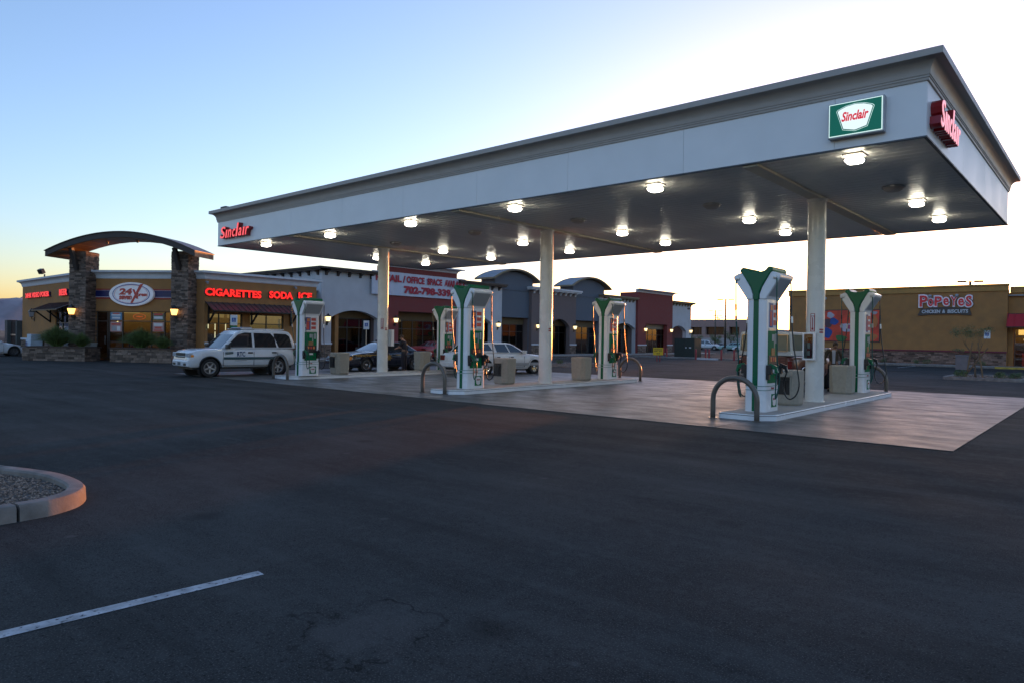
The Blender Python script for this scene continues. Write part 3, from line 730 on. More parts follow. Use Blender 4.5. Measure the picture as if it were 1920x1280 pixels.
# beige waste and squeegee cabinets
def cabinet(open_side=True):
    t = thing('waste_cabinet', '', 'waste bin', (0, 0, 0), 0, 'beige cabinets on the pump islands')
    oc = lambda s, c: [(s-c, -s), (s, -s+c), (s, s-c), (s-c, s), (-s+c, s), (-s, s-c), (-s, -s+c), (-s+c, -s)]
    MB().loft([[(x, y, .0) for x, y in oc(.30, .14)], [(x, y, .06) for x, y in oc(.33, .15)], [(x, y, .86) for x, y in oc(.33, .10)], [(x, y, .885) for x, y in oc(.31, .10)]]).build('bin_body', beige_box, t, bevel=.008)
    if open_side:
        o = MB().box(-.19, -.345, .28, .17, -.322, .74).build('bin_opening', dark_plastic, t)
        MB().box(-.17, -.38, .60, .12, -.34, .64).box(.02, -.37, .34, .06, -.34, .62).build('squeegee', dark_plastic, o)
        MB().box(-.19, -.40, .72, .17, -.33, .75).box(-.21, -.355, .26, -.19, -.32, .76).box(.17, -.355, .26, .19, -.32, .76).build('opening_frame', beige_box, o)
    return t
c1 = cabinet(); c1.location = (-3.55, 3.0, .151); c1['label'] = 'beige cabinet with a dark opening beside the front pump of the right island'
copy_tree(c1, (-13.3, 3.15, .151), 0, 'beige cabinet with squeegee opening beside the front pump of the middle island')
copy_tree(c1, (-21.5, 2.15, .151), 0, 'beige cabinet with dark opening beside the front pump of the left island')
c2 = cabinet(False); c2.location = (-3.78, 8.45, .151); c2['label'] = 'plain beige cabinet between the right column and the back pump'
copy_tree(c2, (-12.95, 7.25, .151), 0, 'plain beige cabinet between the middle column and its back pump')
copy_tree(c2, (-22.25, 7.35, .151), 0, 'plain beige cabinet beside the standing officer')

# pink plastic bag over a nozzle of the middle pump
t = thing('nozzle_bag', 'crumpled pink bag tied over a hose nozzle behind the middle front pump', 'bag', (-13.1, 1.5, 1.1))
mb = MB(); v0 = []
for k in range(7):
    rg = []
    for j in range(14):
        a = j*2*PI/14; r = [.02, .06, .10, .115, .10, .06, .015][k]*(1+.22*math.sin(a*3+k*1.7)+.12*math.sin(a*5+k))
        rg.append((-13.16+r*math.cos(a), 1.42+r*.8*math.sin(a), 1.32-.075*k))
    v0.append(rg)
mb.loft(v0).build('bag', M('pink_plastic', (.75, .05, .12), .35, var=.25, scale=12), t, smooth=True)
mb = MB().tube([(-13.16, 1.42, 1.32), (-13.17, 1.42, 1.6), (-13.2, 1.38, 2.4), (-13.1, 1.2, 3.0)], .015, 8); mb.tube([(-13.16, 1.42, .86), (-13.2, 1.42, .6), (-13.23, 1.40, .34)], .02, 8); mb.build('hose', rubber, t, smooth=True)

# extinguisher cabinets on the columns
def ext_cabinet(x, y, z, rz, label, glass=True):
    t = thing('extinguisher_cabinet', label, 'cabinet', (x, y, z), rz)
    F = wm(t); P = lambda: MB(F)
    b = P(); b.box(-.15, 0, 0, .15, .16, .02).box(-.15, 0, .70, .15, .16, .72).box(-.15, 0, .02, -.13, .16, .70).box(.13, 0, .02, .15, .16, .70).box(-.15, .14, .02, .15, .16, .70).build('case', white_paint, t)
    f = P(); f.box(-.15, -.015, 0, -.115, 0, .72).box(.115, -.015, 0, .15, 0, .72).box(-.115, -.015, 0, .115, 0, .04).box(-.115, -.015, .68, .115, 0, .72).build('door_frame', white_paint, t)
    P().box(-.115, -.010, .04, .115, -.005, .68).build('door_pane', glass_m, t)
    e = P(); e.lathe([(.001, .06), (.055, .06), (.062, .08), (.062, .44), (.04, .49), (.02, .51), (.02, .55), (.001, .55)], 16, F.inverted() @ F @ Matrix.Translation((0, .07, 0)))
    ex = e.build('extinguisher', M('extinguisher_red', (.40, .015, .02), .3), t, smooth=40)
    P().box(-.035, .002, .30, .035, .012, .46).box(-.035, .002, .12, .035, .012, .24).build('extinguisher_label', poster_white, ex)
    P().box(-.04, .04, .55, .05, .10, .60).box(-.08, .05, .30, -.065, .065, .56).build('extinguisher_handle', dark_plastic, ex)
    return t
ext_cabinet(-3.46, CY-.40, 1.27, 0, 'white glazed cabinet with a red extinguisher on the right column')
ext_cabinet(IX[2]+.13, CY+.40, 1.30, rad(180), 'white extinguisher cabinet seen edge-on at the right side of the left column')
# ------------------------------------------------------------------ wall helpers
def wall_grid(F, L, Hh, th, holes, x0=0, z0=0):
    """wall in frame F: local x along, -y outward (face at y=0), thickness th inward; rectangular holes (x0,x1,z0,z1)"""
    xs = sorted({x0, L} | {h for a in holes for h in a[:2]}); zs = sorted({z0, Hh} | {h for a in holes for h in a[2:]})
    xs = [x for x in xs if x0 <= x <= L]; zs = [z for z in zs if z0 <= z <= Hh]
    solid = lambda i, j: 0 <= i < len(xs)-1 and 0 <= j < len(zs)-1 and not any(a <= (xs[i]+xs[i+1])/2 <= b and c <= (zs[j]+zs[j+1])/2 <= d for a, b, c, d in holes)
    mb = MB(F)
    for i in range(len(xs)-1):
        for j in range(len(zs)-1):
            if not solid(i, j): continue
            a, b, c, d = xs[i], xs[i+1], zs[j], zs[j+1]
            mb.add([(a,0,c),(b,0,c),(b,0,d),(a,0,d)], [(0,1,2,3)]); mb.add([(a,th,c),(b,th,c),(b,th,d),(a,th,d)], [(3,2,1,0)])
            if not solid(i-1, j): mb.add([(a,0,c),(a,0,d),(a,th,d),(a,th,c)], [(0,1,2,3)])
            if not solid(i+1, j): mb.add([(b,0,c),(b,0,d),(b,th,d),(b,th,c)], [(3,2,1,0)])
            if not solid(i, j-1): mb.add([(a,0,c),(b,0,c),(b,th,c),(a,th,c)], [(3,2,1,0)])
            if not solid(i, j+1): mb.add([(a,0,d),(b,0,d),(b,th,d),(a,th,d)], [(0,1,2,3)])
    return mb
def storefront(F, x0, x1, z0, z1, y, cols, rows, parent, glass=None, name='window', frame=.05, doors=()):
    """window frame (part) with its panes (sub-parts); cols/rows are inner break positions"""
    xs = [x0]+list(cols)+[x1]; zs = [z0]+list(rows)+[z1]; fr = MB(F); h = frame/2
    for k, x in enumerate(xs):
        a, b = (x, x+frame) if k == 0 else ((x-frame, x) if k == len(xs)-1 else (x-h, x+h)); fr.box(a, y-.05, z0, b, y+.05, z1)
    for j, z in enumerate(zs):
        c, d = (z, z+frame) if j == 0 else ((z-frame, z) if j == len(zs)-1 else (z-h, z+h))
        for k in range(len(xs)-1): fr.box(xs[k]+(frame if k == 0 else h), y-.047, c, xs[k+1]-(frame if k == len(xs)-2 else h), y+.047, d)
    w_ = fr.build(name, bronze_frame, parent)
    for k in range(len(xs)-1):
        for j in range(len(zs)-1):
            MB(F).box(xs[k]+h*.8, y-.006, zs[j]+h*.8, xs[k+1]-h*.8, y+.006, zs[j+1]-h*.8).build('pane', glass or glass_m, w_)
    return w_
def moulding(F, x0, x1, z0, z1, proj, parent, mat=cornice_white, ends=True, name='cornice', y=0, back=.35):
    """cove cornice growing outwards towards the top"""
    h = z1-z0; pr = [(back, z0), (-.02, z0), (-.03, z0+.08*h), (-.05, z0+.1*h)]
    for k in range(6): a = k/5*PI/2; pr.append((-(.05+(proj-.09)*(1-math.cos(a))), z0+.12*h+.60*h*math.sin(a)))
    pr += [(-proj, z0+.74*h), (-proj, z1), (back, z1)]
    rings = []
    for x, s in ((x0, -1), (x1, 1)):
        rings.append([(x + (s*max(0, -p) if ends else 0), p+y, q) for p, q in pr])
    return MB(F).loft(rings).build(name, mat, parent)
def stone_face(F, x0, x1, z0, z1, y=0, hh=(.07, .13), ll=(.18, .48), dep=(.015, .06), mb=None):
    mb = mb or MB(F); mb.M = F; z = z0
    while z < z1-.01:
        h = min(random.uniform(*hh), z1-z)
        if z1-(z+h) < .04: h = z1-z
        x = x0
        while x < x1-.01:
            l = min(random.uniform(*ll), x1-x)
            if x1-(x+l) < .08: l = x1-x
            d = random.uniform(*dep); mb.tone = random.random(); g_ = .006
            mb.add([(x+g_, y+.02, z+g_), (x+l-g_, y+.02, z+g_), (x+l-g_, y+.02, z+h-g_), (x+g_, y+.02, z+h-g_),
                    (x+g_, y-d, z+g_), (x+l-g_, y-d*random.uniform(.7, 1), z+g_), (x+l-g_, y-d, z+h-g_), (x+g_, y-d*random.uniform(.7, 1), z+h-g_)],
                   [(4,5,6,7), (0,1,5,4), (1,2,6,5), (2,3,7,6), (3,0,4,7)])
            x += l
        z += h
    return mb
def fabric_awning(F, x0, x1, z0, z1, proj, parent, mat, n, name='awning', braces=True, y=0):
    a = MB(F); a.bar((x0, y-.02, z1), (x1, y-.02, z1), .06); a.bar((x0, y-proj, z0), (x1, y-proj, z0), .07)
    for x in (x0+.03, x1-.03): a.bar((x, y-.02, z1), (x, y-proj, z0), .05)
    fr = a.build(name, black_metal, parent)
    for i in range(n):
        xa = x0+(x1-x0)*i/n; xb = x0+(x1-x0)*(i+1)/n; q = MB(F); e = .012
        q.add([(xa+e, y-.01, z1+.035), (xb-e, y-.01, z1+.035), (xb-e, y-proj-.03, z0+.035), (xa+e, y-proj-.03, z0+.035), (xa+e, y-.01, z1+.015), (xb-e, y-.01, z1+.015), (xb-e, y-proj-.03, z0+.015), (xa+e, y-proj-.03, z0+.015)], [(0,1,2,3),(7,6,5,4),(0,4,5,1),(1,5,6,2),(2,6,7,3),(3,7,4,0)])
        q.bar((xa, y-.01, z1+.05), (xa, y-proj-.03, z0+.05), .03, .06)
        q.build('roof_panel', mat, fr)
    if braces:
        for x in (x0+.2, (x0+x1)/2, x1-.2):
            MB(F).bar((x, y-.03, z0-.75), (x, y-proj*.85, z0-.02), .09).bar((x, y-.04, z0-.8), (x, y-.04, z1), .09).build('brace', black_metal, fr)
    return fr

# wall sconce lantern
def sconce(F, x, z, y, label, lit, first=None, size=1.0, grp='wall lanterns on the shop fronts'):
    t = thing('wall_lantern', label, 'lantern', F @ Vector((x, y, z)), 0, grp)
    G = F.copy(); G.translation = F @ Vector((x, y, z)); WM_ = G @ Matrix.Scale(size, 4)
    MB(WM_).box(-.06, -.03, -.42, .06, 0, -.18).bar((0, -.02, -.30), (0, -.17, -.28), .035).bar((0, -.16, -.28), (0, -.16, -.16), .03).build('bracket', black_metal, t)
    MB(WM_).loft([[(s*a, -.16+s*b, zz) for a, b in ((-1,-1),(1,-1),(1,1),(-1,1))] for s, zz in ((.075, -.15), (.125, .13))]).build('shade', lit if lit else M('unlit_glass', (.3, .33, .36), .2), t)
    MB(WM_).loft([[(s*a, -.16+s*b, zz) for a, b in ((-1,-1),(1,-1),(1,1),(-1,1))] for s, zz in ((.15, .13), (.145, .155), (.06, .24), (.012, .33))]).build('cap', black_metal, t)
    MB(WM_).box(-.085, -.245, -.18, .085, -.075, -.15).build('base_plate', black_metal, t)
    return t

# ------------------------------------------------------------------ convenience store
A = Vector((-45.34, .84, 0)); B = Vector((-39.3, 4.92, 0)); AC = rad(34)
FA = FR((-43.03, 2.40, 0), AC)                 # chamfered entrance wall, t from -2.79 to 4.5
FRW = FR((-39.3, 0, 0), PI/2)                  # right wing, local x = world Y
FLW = FR((0, .84, 0), 0)                       # left wing, local x = world X
st = thing('convenience_store', 'tan stucco corner shop with stone piers, arched entrance roof and red lit lettering', 'shop', (-46, 6, 0))
# right wing wall
YE = 12.75
winR = [(5.10, 7.35, .75, 2.98), (7.85, 10.25, .75, 2.98)]
wall_grid(FRW, YE, 5.05, .3, winR, x0=4.93).build('wall', tan_stucco, st)
wall_grid(FA, 4.49, 5.05, .3, [(-2.70, 2.25, -.1, 3.02)], x0=-2.78).build('wall', tan_stucco, st)
winL = [(-52.7, -49.2, .75, 3.05)]
wall_grid(FLW, -45.35, 5.05, .3, winL, x0=-60.4).build('wall', tan_stucco, st)
MB().box(-60.4, .86, 0, -60.1, 16, 5.05).box(-60.1, 15.7, 0, -41.3, 16, 5.05).box(-39.6, 12.45, 0, -39.32, 12.76, 5.04).box(-39.62, 12.46, 0, -53, 12.74, 5.0).build('wall', tan_stucco, st)
MB().prism([(-60.3, .9), (-45.3, .9), (-39.4, 4.98), (-39.4, 12.7), (-41.4, 12.8), (-41.4, 15.9), (-60.3, 15.9)], 4.9, 5.0, 'xy').build('roof', roofing, st)
moulding(FRW, 4.93, YE, 5.03, 5.53, .32, st)
moulding(FA, -2.8, 4.5, 5.03, 5.53, .30, st, ends=False)
moulding(FLW, -60.4, -45.3, 5.03, 5.53, .32, st)
# stone base and sill
def base(F, x0, x1, holes=()):
    xs = [x0]+[q for h in holes for q in h]+[x1]
    for a, b in zip(xs[::2], xs[1::2]):
        if b-a < .1: continue
        stone_face(F, a, b, 0, 1.06, y=-.03).build('stone_base', stone_m, st, kind='stuff')
        MB(F).box(a-.02, -.10, 1.07, b+.02, -.002, 1.21).build('sill_band', cornice_white, st)
base(FRW, 4.93, YE, [(5.1, 7.35), (7.85, 10.25)])
base(FLW, -60.4, -46.2, [(-52.7, -49.2)])
wR1 = storefront(FRW, 5.10, 7.35, .75, 2.98, .12, (5.85, 6.6), (2.35,), st)
wR2 = storefront(FRW, 7.85, 10.25, .75, 2.98, .12, (9.05,), (2.38, 1.5), st)
wC = storefront(FA, -1.88, 2.25, .12, 3.02, .14, (-.96, .95, 1.83), (2.42, 1.15), st)
wL = storefront(FLW, -52.7, -49.2, .75, 3.05, .12, (-51.5, -50.3), (2.3,), st)
# entrance door at the left of the chamfered wall
dr = storefront(FA, -2.70, -1.93, .12, 3.02, .14, (), (2.40,), st, name='door', glass=glass_dark)
MB(FA).box(-2.08, .0, 1.0, -2.04, .05, 1.5).bar((-2.06, .03, 1.0), (-2.06, .10, 1.0), .03).build('handle', steel, dr)
# interior: floor, back wall, ceiling, cooler lamps, shelves
MB().prism([(-59.8, 1.3), (-45.6, 1.3), (-39.8, 5.2), (-39.8, 12.3), (-59.8, 12.3)], .01, .13, 'xy').build('shop_floor', M('vinyl_floor', (.25, .22, .18), .3, var=.2), st)
MB().prism([(-59.8, 1.3), (-45.6, 1.3), (-39.8, 5.2), (-39.8, 12.3), (-59.8, 12.3)], 3.3, 3.34, 'xy').build('ceiling', cream_interior, st)
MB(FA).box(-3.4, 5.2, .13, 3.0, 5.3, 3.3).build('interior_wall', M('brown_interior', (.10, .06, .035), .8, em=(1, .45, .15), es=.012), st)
MB().box(-43.7, 5.3, .13, -43.6, 12.3, 3.3).build('interior_wall', cream_interior, st)
for k, (x, yy, zc) in enumerate([(5.25, 1.7, 2.25), (5.62, 1.7, 2.25), (5.95, 1.7, 2.25), (6.45, 1.8, 2.15), (7.15, 1.8, 2.15), (6.45, 1.8, 1.65)]):
    MB(FRW).box(x, yy, zc-.2, x+.035, yy+.04, zc+.2).build('cooler_lamp', Em('cooler_lamp', (1, .86, .55), 1.6) if k == 0 else bpy.data.materials['cooler_lamp'], st)
MB(FRW).box(5.0, 1.86, .13, 7.5, 2.6, 2.75).build('cooler', dark_interior, st)
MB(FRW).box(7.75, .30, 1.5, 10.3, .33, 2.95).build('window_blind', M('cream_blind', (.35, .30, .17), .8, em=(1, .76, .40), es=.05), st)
MB(FRW).box(7.75, .30, 2.98, 10.3, .36, 3.05).box(7.7, .30, .8, 10.3, .34, 1.45).build('blind_rail', dark_interior, st)
for (x, yy, mt) in ((-1.5, 2.2, 'a'), (.4, 2.6, 'b'), (1.7, 2.0, 'c')):
    s_ = MB(FA); 
    for z in (.3, .75, 1.2, 1.65): s_.box(x-.5, yy, z, x+.5, yy+.4, z+.03)
    s_.box(x-.53, yy, .13, x-.5, yy+.4, 1.9).box(x+.5, yy, .13, x+.53, yy+.4, 1.9)
    sh = s_.build('shelf', dark_interior, st)
    for ci, pm in enumerate((poster_red, poster_orange, poster_blue, M('snack_yellow', (.6, .42, .06), .5) if mt == 'a' else bpy.data.materials['snack_yellow'])):
        pb = MB(FA)
        for z in (.33, .78, 1.23, 1.68):
            for q in range(8):
                if (q+ci+int(z*10)) % 4 == 0: pb.box(x-.48+q*.12, yy+.04, z, x-.385+q*.12, yy+.3, z+random.uniform(.15, .3))
        pb.build('goods', pm, sh, kind='stuff')
for (x, z0, z1) in ((-1.2, 2.86, 2.92), (.2, 2.86, 2.92), (1.3, 2.86, 2.92)): MB(FA).box(x-.5, 3.0, z0+.3, x+.5, 3.15, z1+.3).build('ceiling_lamp', Em('shop_lamp', (1, .66, .30), 6) if x < -1 else bpy.data.materials['shop_lamp'], st)
MB(FA).box(-2.4, 1.5, 2.35, -2.32, 1.56, 2.44).build('door_lamp', bpy.data.materials['shop_lamp'], st)
# posters on the entrance glass, each a flat print
def poster(F, x0, x1, z0, z1, y, parts_, label, cat='poster', grp=None, name='window_poster'):
    t = thing(name, label, cat, F @ Vector(((x0+x1)/2, y, z0)), 0, grp)
    MB(F).box(x0, y-.008, z0, x1, y, z1).build('sheet', parts_[0], t)
    for (a, b, c, d, m) in parts_[1:]:
        MB(F).box(x0+a*(x1-x0), y-.012, z0+c*(z1-z0), x0+b*(x1-x0), y-.007, z0+d*(z1-z0)).build('print', m, t)
    return t
py = M('poster_pink', (.5, .30, .28), .6); pb_ = M('poster_sky', (.12, .28, .45), .6)
poster(FA, -1.80, -1.03, 2.48, 2.95, .125, [pb_, (.1, .9, .55, .75, poster_white), (.2, .8, .75, .9, poster_red), (.15, .85, .15, .4, poster_white)], 'pale blue poster at the top of the window beside the entrance door')
poster(FA, -1.80, -1.03, 1.75, 2.36, .125, [py, (.1, .9, .7, .85, poster_red), (.15, .5, .1, .55, grey_panel), (.58, .88, .1, .55, poster_white)], 'pink poster under the pale blue poster beside the entrance door')
poster(FA, 1.03, 1.76, 2.48, 2.92, .125, [M('poster_green', (.12, .16, .10), .6), (.1, .9, .7, .95, poster_red), (.1, .9, .2, .55, poster_white)], 'dark green and red poster at the top of the right entrance window')
poster(FA, 1.03, 1.76, 1.80, 2.36, .125, [py, (.1, .9, .6, .9, poster_white), (.2, .8, .3, .5, poster_red), (.1, .9, .05, .2, poster_red)], 'pink and white poster low in the right entrance window')
nsn = thing('neon_sign', 'dark red oval neon sign behind the middle entrance window', 'sign', FA @ Vector((.05, .3, 2.5)))
MB(FA).prism([(.05+.42*math.cos(a), 2.70+.19*math.sin(a)) for a in [k*2*PI/24 for k in range(24)]], .26, .28).build('sign_board', dark_plastic, nsn)
mb = MB(FA); mb.tube([(.05+.40*math.cos(a), .245, 2.70+.17*math.sin(a)) for a in [k*2*PI/24 for k in range(24)]], .012, 6, closed=True); mb.tube([(-.18+.02*k, .245, 2.70+.05*math.sin(k*1.3)) for k in range(24)], .010, 6); mb.build('neon_tube', Em('neon_red', (1, .06, .03), .8), nsn)
# band and oval sign over the entrance
MB(FA).box(-2.69, -.035, 3.76, 2.85, -.005, 4.40).build('sign_band', M('red_band', (.30, .04, .02), .5), st)
MB(FA).box(-2.69, -.045, 3.90, 2.85, -.036, 4.28).build('sign_band', M('navy_band', (.008, .012, .09), .4), st)
MB(FA).box(-2.69, -.050, 3.87, 2.85, -.041, 3.905).box(-2.69, -.050, 4.285, 2.85, -.041, 4.30).build('sign_band', M('pale_line', (.45, .42, .5), .5), st)
ov = thing('oval_sign', 'white oval sign reading 24 Seven Xpress over the shop entrance', 'sign', FA @ Vector((-.19, -.05, 3.33)))
el = lambda rx, rz, c=(-.19, 4.06): [(c[0]+rx*math.cos(a), c[1]+rz*math.sin(a)) for a in [k*2*PI/48 for k in range(48)]]
MB(FA).prism(el(1.47, .73), -.22, -.05).build('cabinet', M('sign_white', (.62, .64, .68), .4, em=(.8, .85, 1), es=.03), ov, bevel=.01)
def ringp(rx, rz, wd, y, mat, nm):
    q = MB(FA); a = el(rx, rz); b = el(rx-wd, rz-wd*.9)
    q.loft([[(p[0], y-.006, p[1]) for p in a], [(p[0], y-.006, p[1]) for p in b]], caps=False); q.loft([[(p[0], y, p[1]) for p in a], [(p[0], y-.006, p[1]) for p in a]], caps=False)
    return q.build(nm, mat, ov)
ringp(1.24, .62, .05, -.222, M('oval_blue', (.03, .07, .28), .5), 'ring'); ringp(1.12, .56, .02, -.222, poster_red, 'ring')
lettering('24', 'lettering', poster_red, ov, FA, -1.00, -.12, 4.02, 4.42, y=-.222, depth=.02, offset=.05, shear=.12)
lettering('seven', 'lettering', poster_red, ov, FA, -.98, -.14, 3.72, 3.97, y=-.222, depth=.02, offset=.04, shear=.12)
lettering('press', 'lettering', poster_red, ov, FA, .22, .86, 3.86, 4.10, y=-.222, depth=.02, offset=.04, shear=.12)
MB(FA).prism([(-.22, 3.52), (-.10, 3.50), (.62, 4.70), (.40, 4.66)], -.25, -.224).prism([(-.10, 4.36), (.02, 4.36), (.30, 3.78), (.16, 3.78)], -.245, -.224).build('slash_letter', poster_red, ov)
# red lit channel letters
def channel(s, label, F, x0, x1, z0, z1, y=0, off=.05, dark=M('letter_return', (.02, .02, .09), .5), lit=lit_red):
    t = thing('channel_letters', label, 'sign', F @ Vector((x0, y, z0)), 0, 'red lit letter signs of the shop')
    lettering(s, 'letter_return', dark, t, F, x0, x1, z0, z1, y=y, depth=.12, offset=off)
    lettering(s, 'letter_face', lit, t, F, x0+.004, x1-.004, z0+.006, z1-.006, y=y-.12, depth=.02, offset=off-.008)
    return t
channel('CIGARETTES', 'red lit word CIGARETTES on the right wing of the shop', FRW, 4.85, 8.55, 4.02, 4.50, y=-.02)
channel('SODA', 'red lit word SODA on the right wing of the shop', FRW, 9.10, 10.85, 4.07, 4.56, y=-.02)
channel('ICE', 'red lit word ICE above the left island pump', FRW, 11.25, 12.30, 4.12, 4.60, y=-.02)
channel('24HR VIDEO POKER', 'red lit words 24HR VIDEO POKER on the left wing of the shop', FLW, -59.1, -53.6, 4.14, 4.52, y=-.02, lit=Em('lit_red_dimmer', (1, .05, .05), .8))
channel('BEER', 'red lit word BEER beside the left stone pier', FLW, -51.5, -49.9, 4.12, 4.56, y=-.02, lit=bpy.data.materials['lit_red_dimmer'])
fabric_awning(FRW, 4.95, 10.95, 3.10, 3.62, 1.0, st, seam_metal, 17)
fabric_awning(FLW, -53.9, -48.6, 3.12, 3.62, 1.1, st, seam_metal, 13)
# stone piers
def pier(t0, t1, label):
    p = thing('stone_pier', label, 'pier', FA @ Vector(((t0+t1)/2, -.35, 0)), AC)
    MB(FA).box(t0+.05, -.85, 0, t1-.05, .22, 6.62).build('core', M('mortar', (.07, .06, .055), .9), p)
    mb = stone_face(FA, t0, t1, .0, 6.6, y=-.87); F2 = FA @ Matrix.Translation((t1-.03, 0, 0)) @ Matrix.Rotation(PI/2, 4, 'Z')
    stone_face(F2, -.90, .22, .0, 6.6, y=0, mb=mb); F3 = FA @ Matrix.Translation((t0+.03, 0, 0)) @ Matrix.Rotation(-PI/2, 4, 'Z')
    stone_face(F3, -.22, .90, .0, 6.6, y=0, mb=mb); F4 = FA @ Matrix.Translation((0, .22, 0)) @ Matrix.Rotation(PI, 4, 'Z')
    stone_face(F4, -t1, -t0, 5.4, 6.6, y=0, mb=mb)
    mb.build('ledge_stones', stone_m, p, kind='stuff')
    MB(FA).bar(((t0+t1)/2, -.95, 5.5), ((t0+t1)/2, -1.45, 6.75), .22).build('knee_brace', dark_trim, p)
    return p
pier(-3.80, -2.70, 'left ledge-stone pier of the shop entrance'); pier(2.87, 3.95, 'right ledge-stone pier of the shop entrance')
sconce(FA, -3.42, 2.95, -.95, 'amber lantern on the left stone pier', lamp_warm, size=1.25, grp='amber pier lanterns'); sconce(FA, 3.25, 2.97, -.95, 'amber lantern on the right stone pier', lamp_warm, size=1.25, grp='amber pier lanterns')
sconce(FLW, -57.4, 2.95, 0, 'unlit lantern at the left end of the shop', None, size=1.25)
# arched entrance roof
ar = thing('arched_roof', 'curved dark roof spanning the two stone piers of the shop entrance', 'roof', FA @ Vector((.12, -.8, 6.5)), AC)
def arc(t, top=True): u_ = (t-.12)/4.78; return 6.50+1.12*(1-u_*u_) + (0 if top else 0)
N_ = 28; tt = [-4.66+9.56*i/N_ for i in range(N_+1)]
mb = MB(FA); rings = []
for t in tt: z = arc(t); rings.append([(t, -1.80, z-.30), (t, -1.80, z+.03), (t, .22, z+.03), (t, .22, z-.30)])
mb.loft(rings).build('fascia', dark_trim, ar)
mb = MB(FA); rings = []
for t in [-4.70+9.64*i/N_ for i in range(N_+1)]: z = arc(t); rings.append([(t, -1.86, z+.03), (t, -1.86, z+.07), (t, .28, z+.07), (t, .28, z+.03)])
mb.loft(rings).build('roof_sheet', seam_metal, ar)
for i in range(14):
    ta = -4.6+9.4*i/14; tb = ta+9.4/14-.02; mb = MB(FA)
    mb.loft([[(t, y, arc(t)-.302-d) for t, d in ((ta, 0), (tb, 0), (tb, .02), (ta, .02))] for y in (-1.74, .16)]); mb.build('soffit_board', orange_wood, ar)
for t, y in ((-1.3, -.9), (.6, -.8)): MB(FA).lathe([(.001, -.16), (.05, -.15), (.08, -.08), (.08, 0), (.001, 0)], 14, Matrix.Translation((t, y, arc(t)-.33))).build('soffit_lamp', M('lamp_shell', (.6, .5, .35), .3), ar, smooth=True)
# planters
def planter(t0, t1, off, dp, label, bl, n):
    p = thing('stone_planter', label, 'planter', FA @ Vector(((t0+t1)/2, -off, 0)), AC)
    y0 = -off
    MB(FA).box(t0+.04, y0+.04, 0, t1-.04, y0+dp-.04, .66).build('core', bpy.data.materials['mortar'], p)
    mb = stone_face(FA, t0, t1, 0, .76, y=y0+.03, hh=(.08, .15), ll=(.2, .55)); F2 = FA @ Matrix.Translation((t1-.03, 0, 0)) @ Matrix.Rotation(PI/2, 4, 'Z')
    stone_face(F2, y0, y0+dp, 0, .76, y=0, mb=mb, hh=(.08, .15)); F3 = FA @ Matrix.Translation((t0+.03, 0, 0)) @ Matrix.Rotation(-PI/2, 4, 'Z')
    stone_face(F3, -y0-dp, -y0, 0, .76, y=0, mb=mb, hh=(.08, .15)); mb.build('ledge_stones', stone_m, p, kind='stuff')
    q = MB(FA); q.box(t0-.06, y0-.06, .77, t1+.06, y0+.25, .84).box(t0-.06, y0+dp-.25, .77, t1+.06, y0+dp+.04, .84).box(t0-.06, y0+.25, .77, t0+.25, y0+dp-.25, .84).box(t1-.25, y0+.25, .77, t1+.06, y0+dp-.25, .84)
    q.build('cap_stone', stone_warm, p, bevel=.01)
    MB(FA).box(t0+.2, y0+.2, .6, t1-.2, y0+dp-.2, .74).build('soil', soil_m, p)
    return p
planter(-5.60, -1.55, 2.35, 1.3, 'left stone planter with a grassy shrub before the shop entrance', '', 0)
planter(.05, 3.85, 2.35, 1.3, 'right stone planter with a grassy shrub before the shop entrance', '', 0)
def fountain_grass(M0, rx, ry, h, n, name, label, cat='shrub', grp=None, mat=leaf_m, base=.1, wid=.014):
    t = thing(name, label, cat, M0.translation, 0, grp)
    mb = MB()
    for k in range(n):
        a = random.uniform(0, 2*PI); q = random.random()**.6; bx, by = rx*base*q*math.cos(a), ry*base*q*math.sin(a)
        out = random.random()**.7; hh = h*random.uniform(.6, 1.05)*(1-.28*out**3); ex, ey = rx*out*math.cos(a)*random.uniform(.8, 1.1), ry*out*math.sin(a)*random.uniform(.8, 1.1)
        pts = []
        for s_ in range(5):
            u_ = s_/4; droop = out*u_**2.5*hh*.42
            pts.append(M0 @ Vector((bx+(ex-bx)*u_**1.25, by+(ey-by)*u_**1.25, hh*(1-(1-u_)**1.5) - droop)))
        sd = Vector((random.uniform(-1,1), random.uniform(-1,1), .2)).normalized()*wid; mb.tone = random.random()
        vs = []; 
        for s_, p in enumerate(pts): ww = sd*(1-s_/4.3); vs += [p-ww, p+ww]
        mb.add(vs, [(2*i, 2*i+1, 2*i+3, 2*i+2) for i in range(4)])
    mb.build('blades', mat, t); return t
fountain_grass(FA @ Matrix.Translation((-3.85, -1.75, .72)), 1.75, .75, 1.45, 3600, 'grass_shrub', 'bushy green grass shrub in the left planter, larger clump')
fountain_grass(FA @ Matrix.Translation((-2.25, -1.75, .72)), .85, .6, 1.05, 1400, 'grass_shrub', 'small green grass clump at the right end of the left planter')
fountain_grass(FA @ Matrix.Translation((1.55, -1.75, .72)), 1.6, .7, 1.35, 3400, 'grass_shrub', 'bushy green grass shrub in the right planter, larger clump')
fountain_grass(FA @ Matrix.Translation((2.95, -1.75, .72)), .8, .6, .95, 1200, 'grass_shrub', 'small green grass clump at the right end of the right planter')
# pale counter-height box between planter and door
t = thing('waste_bin', 'pale square bin beside the shop door between the planters', 'bin', FA @ Vector((-1.95, -.75, 0)), AC)
MB(FA).box(-2.75, -1.25, .02, -2.05, -.7, 1.02).build('bin_body', M('pale_bin', (.33, .36, .36), .6), t, bevel=.02); MB(FA).box(-2.78, -1.28, 1.02, -2.02, -.67, 1.07).build('lid', M('pale_lid', (.38, .40, .40), .5), t, bevel=.01)
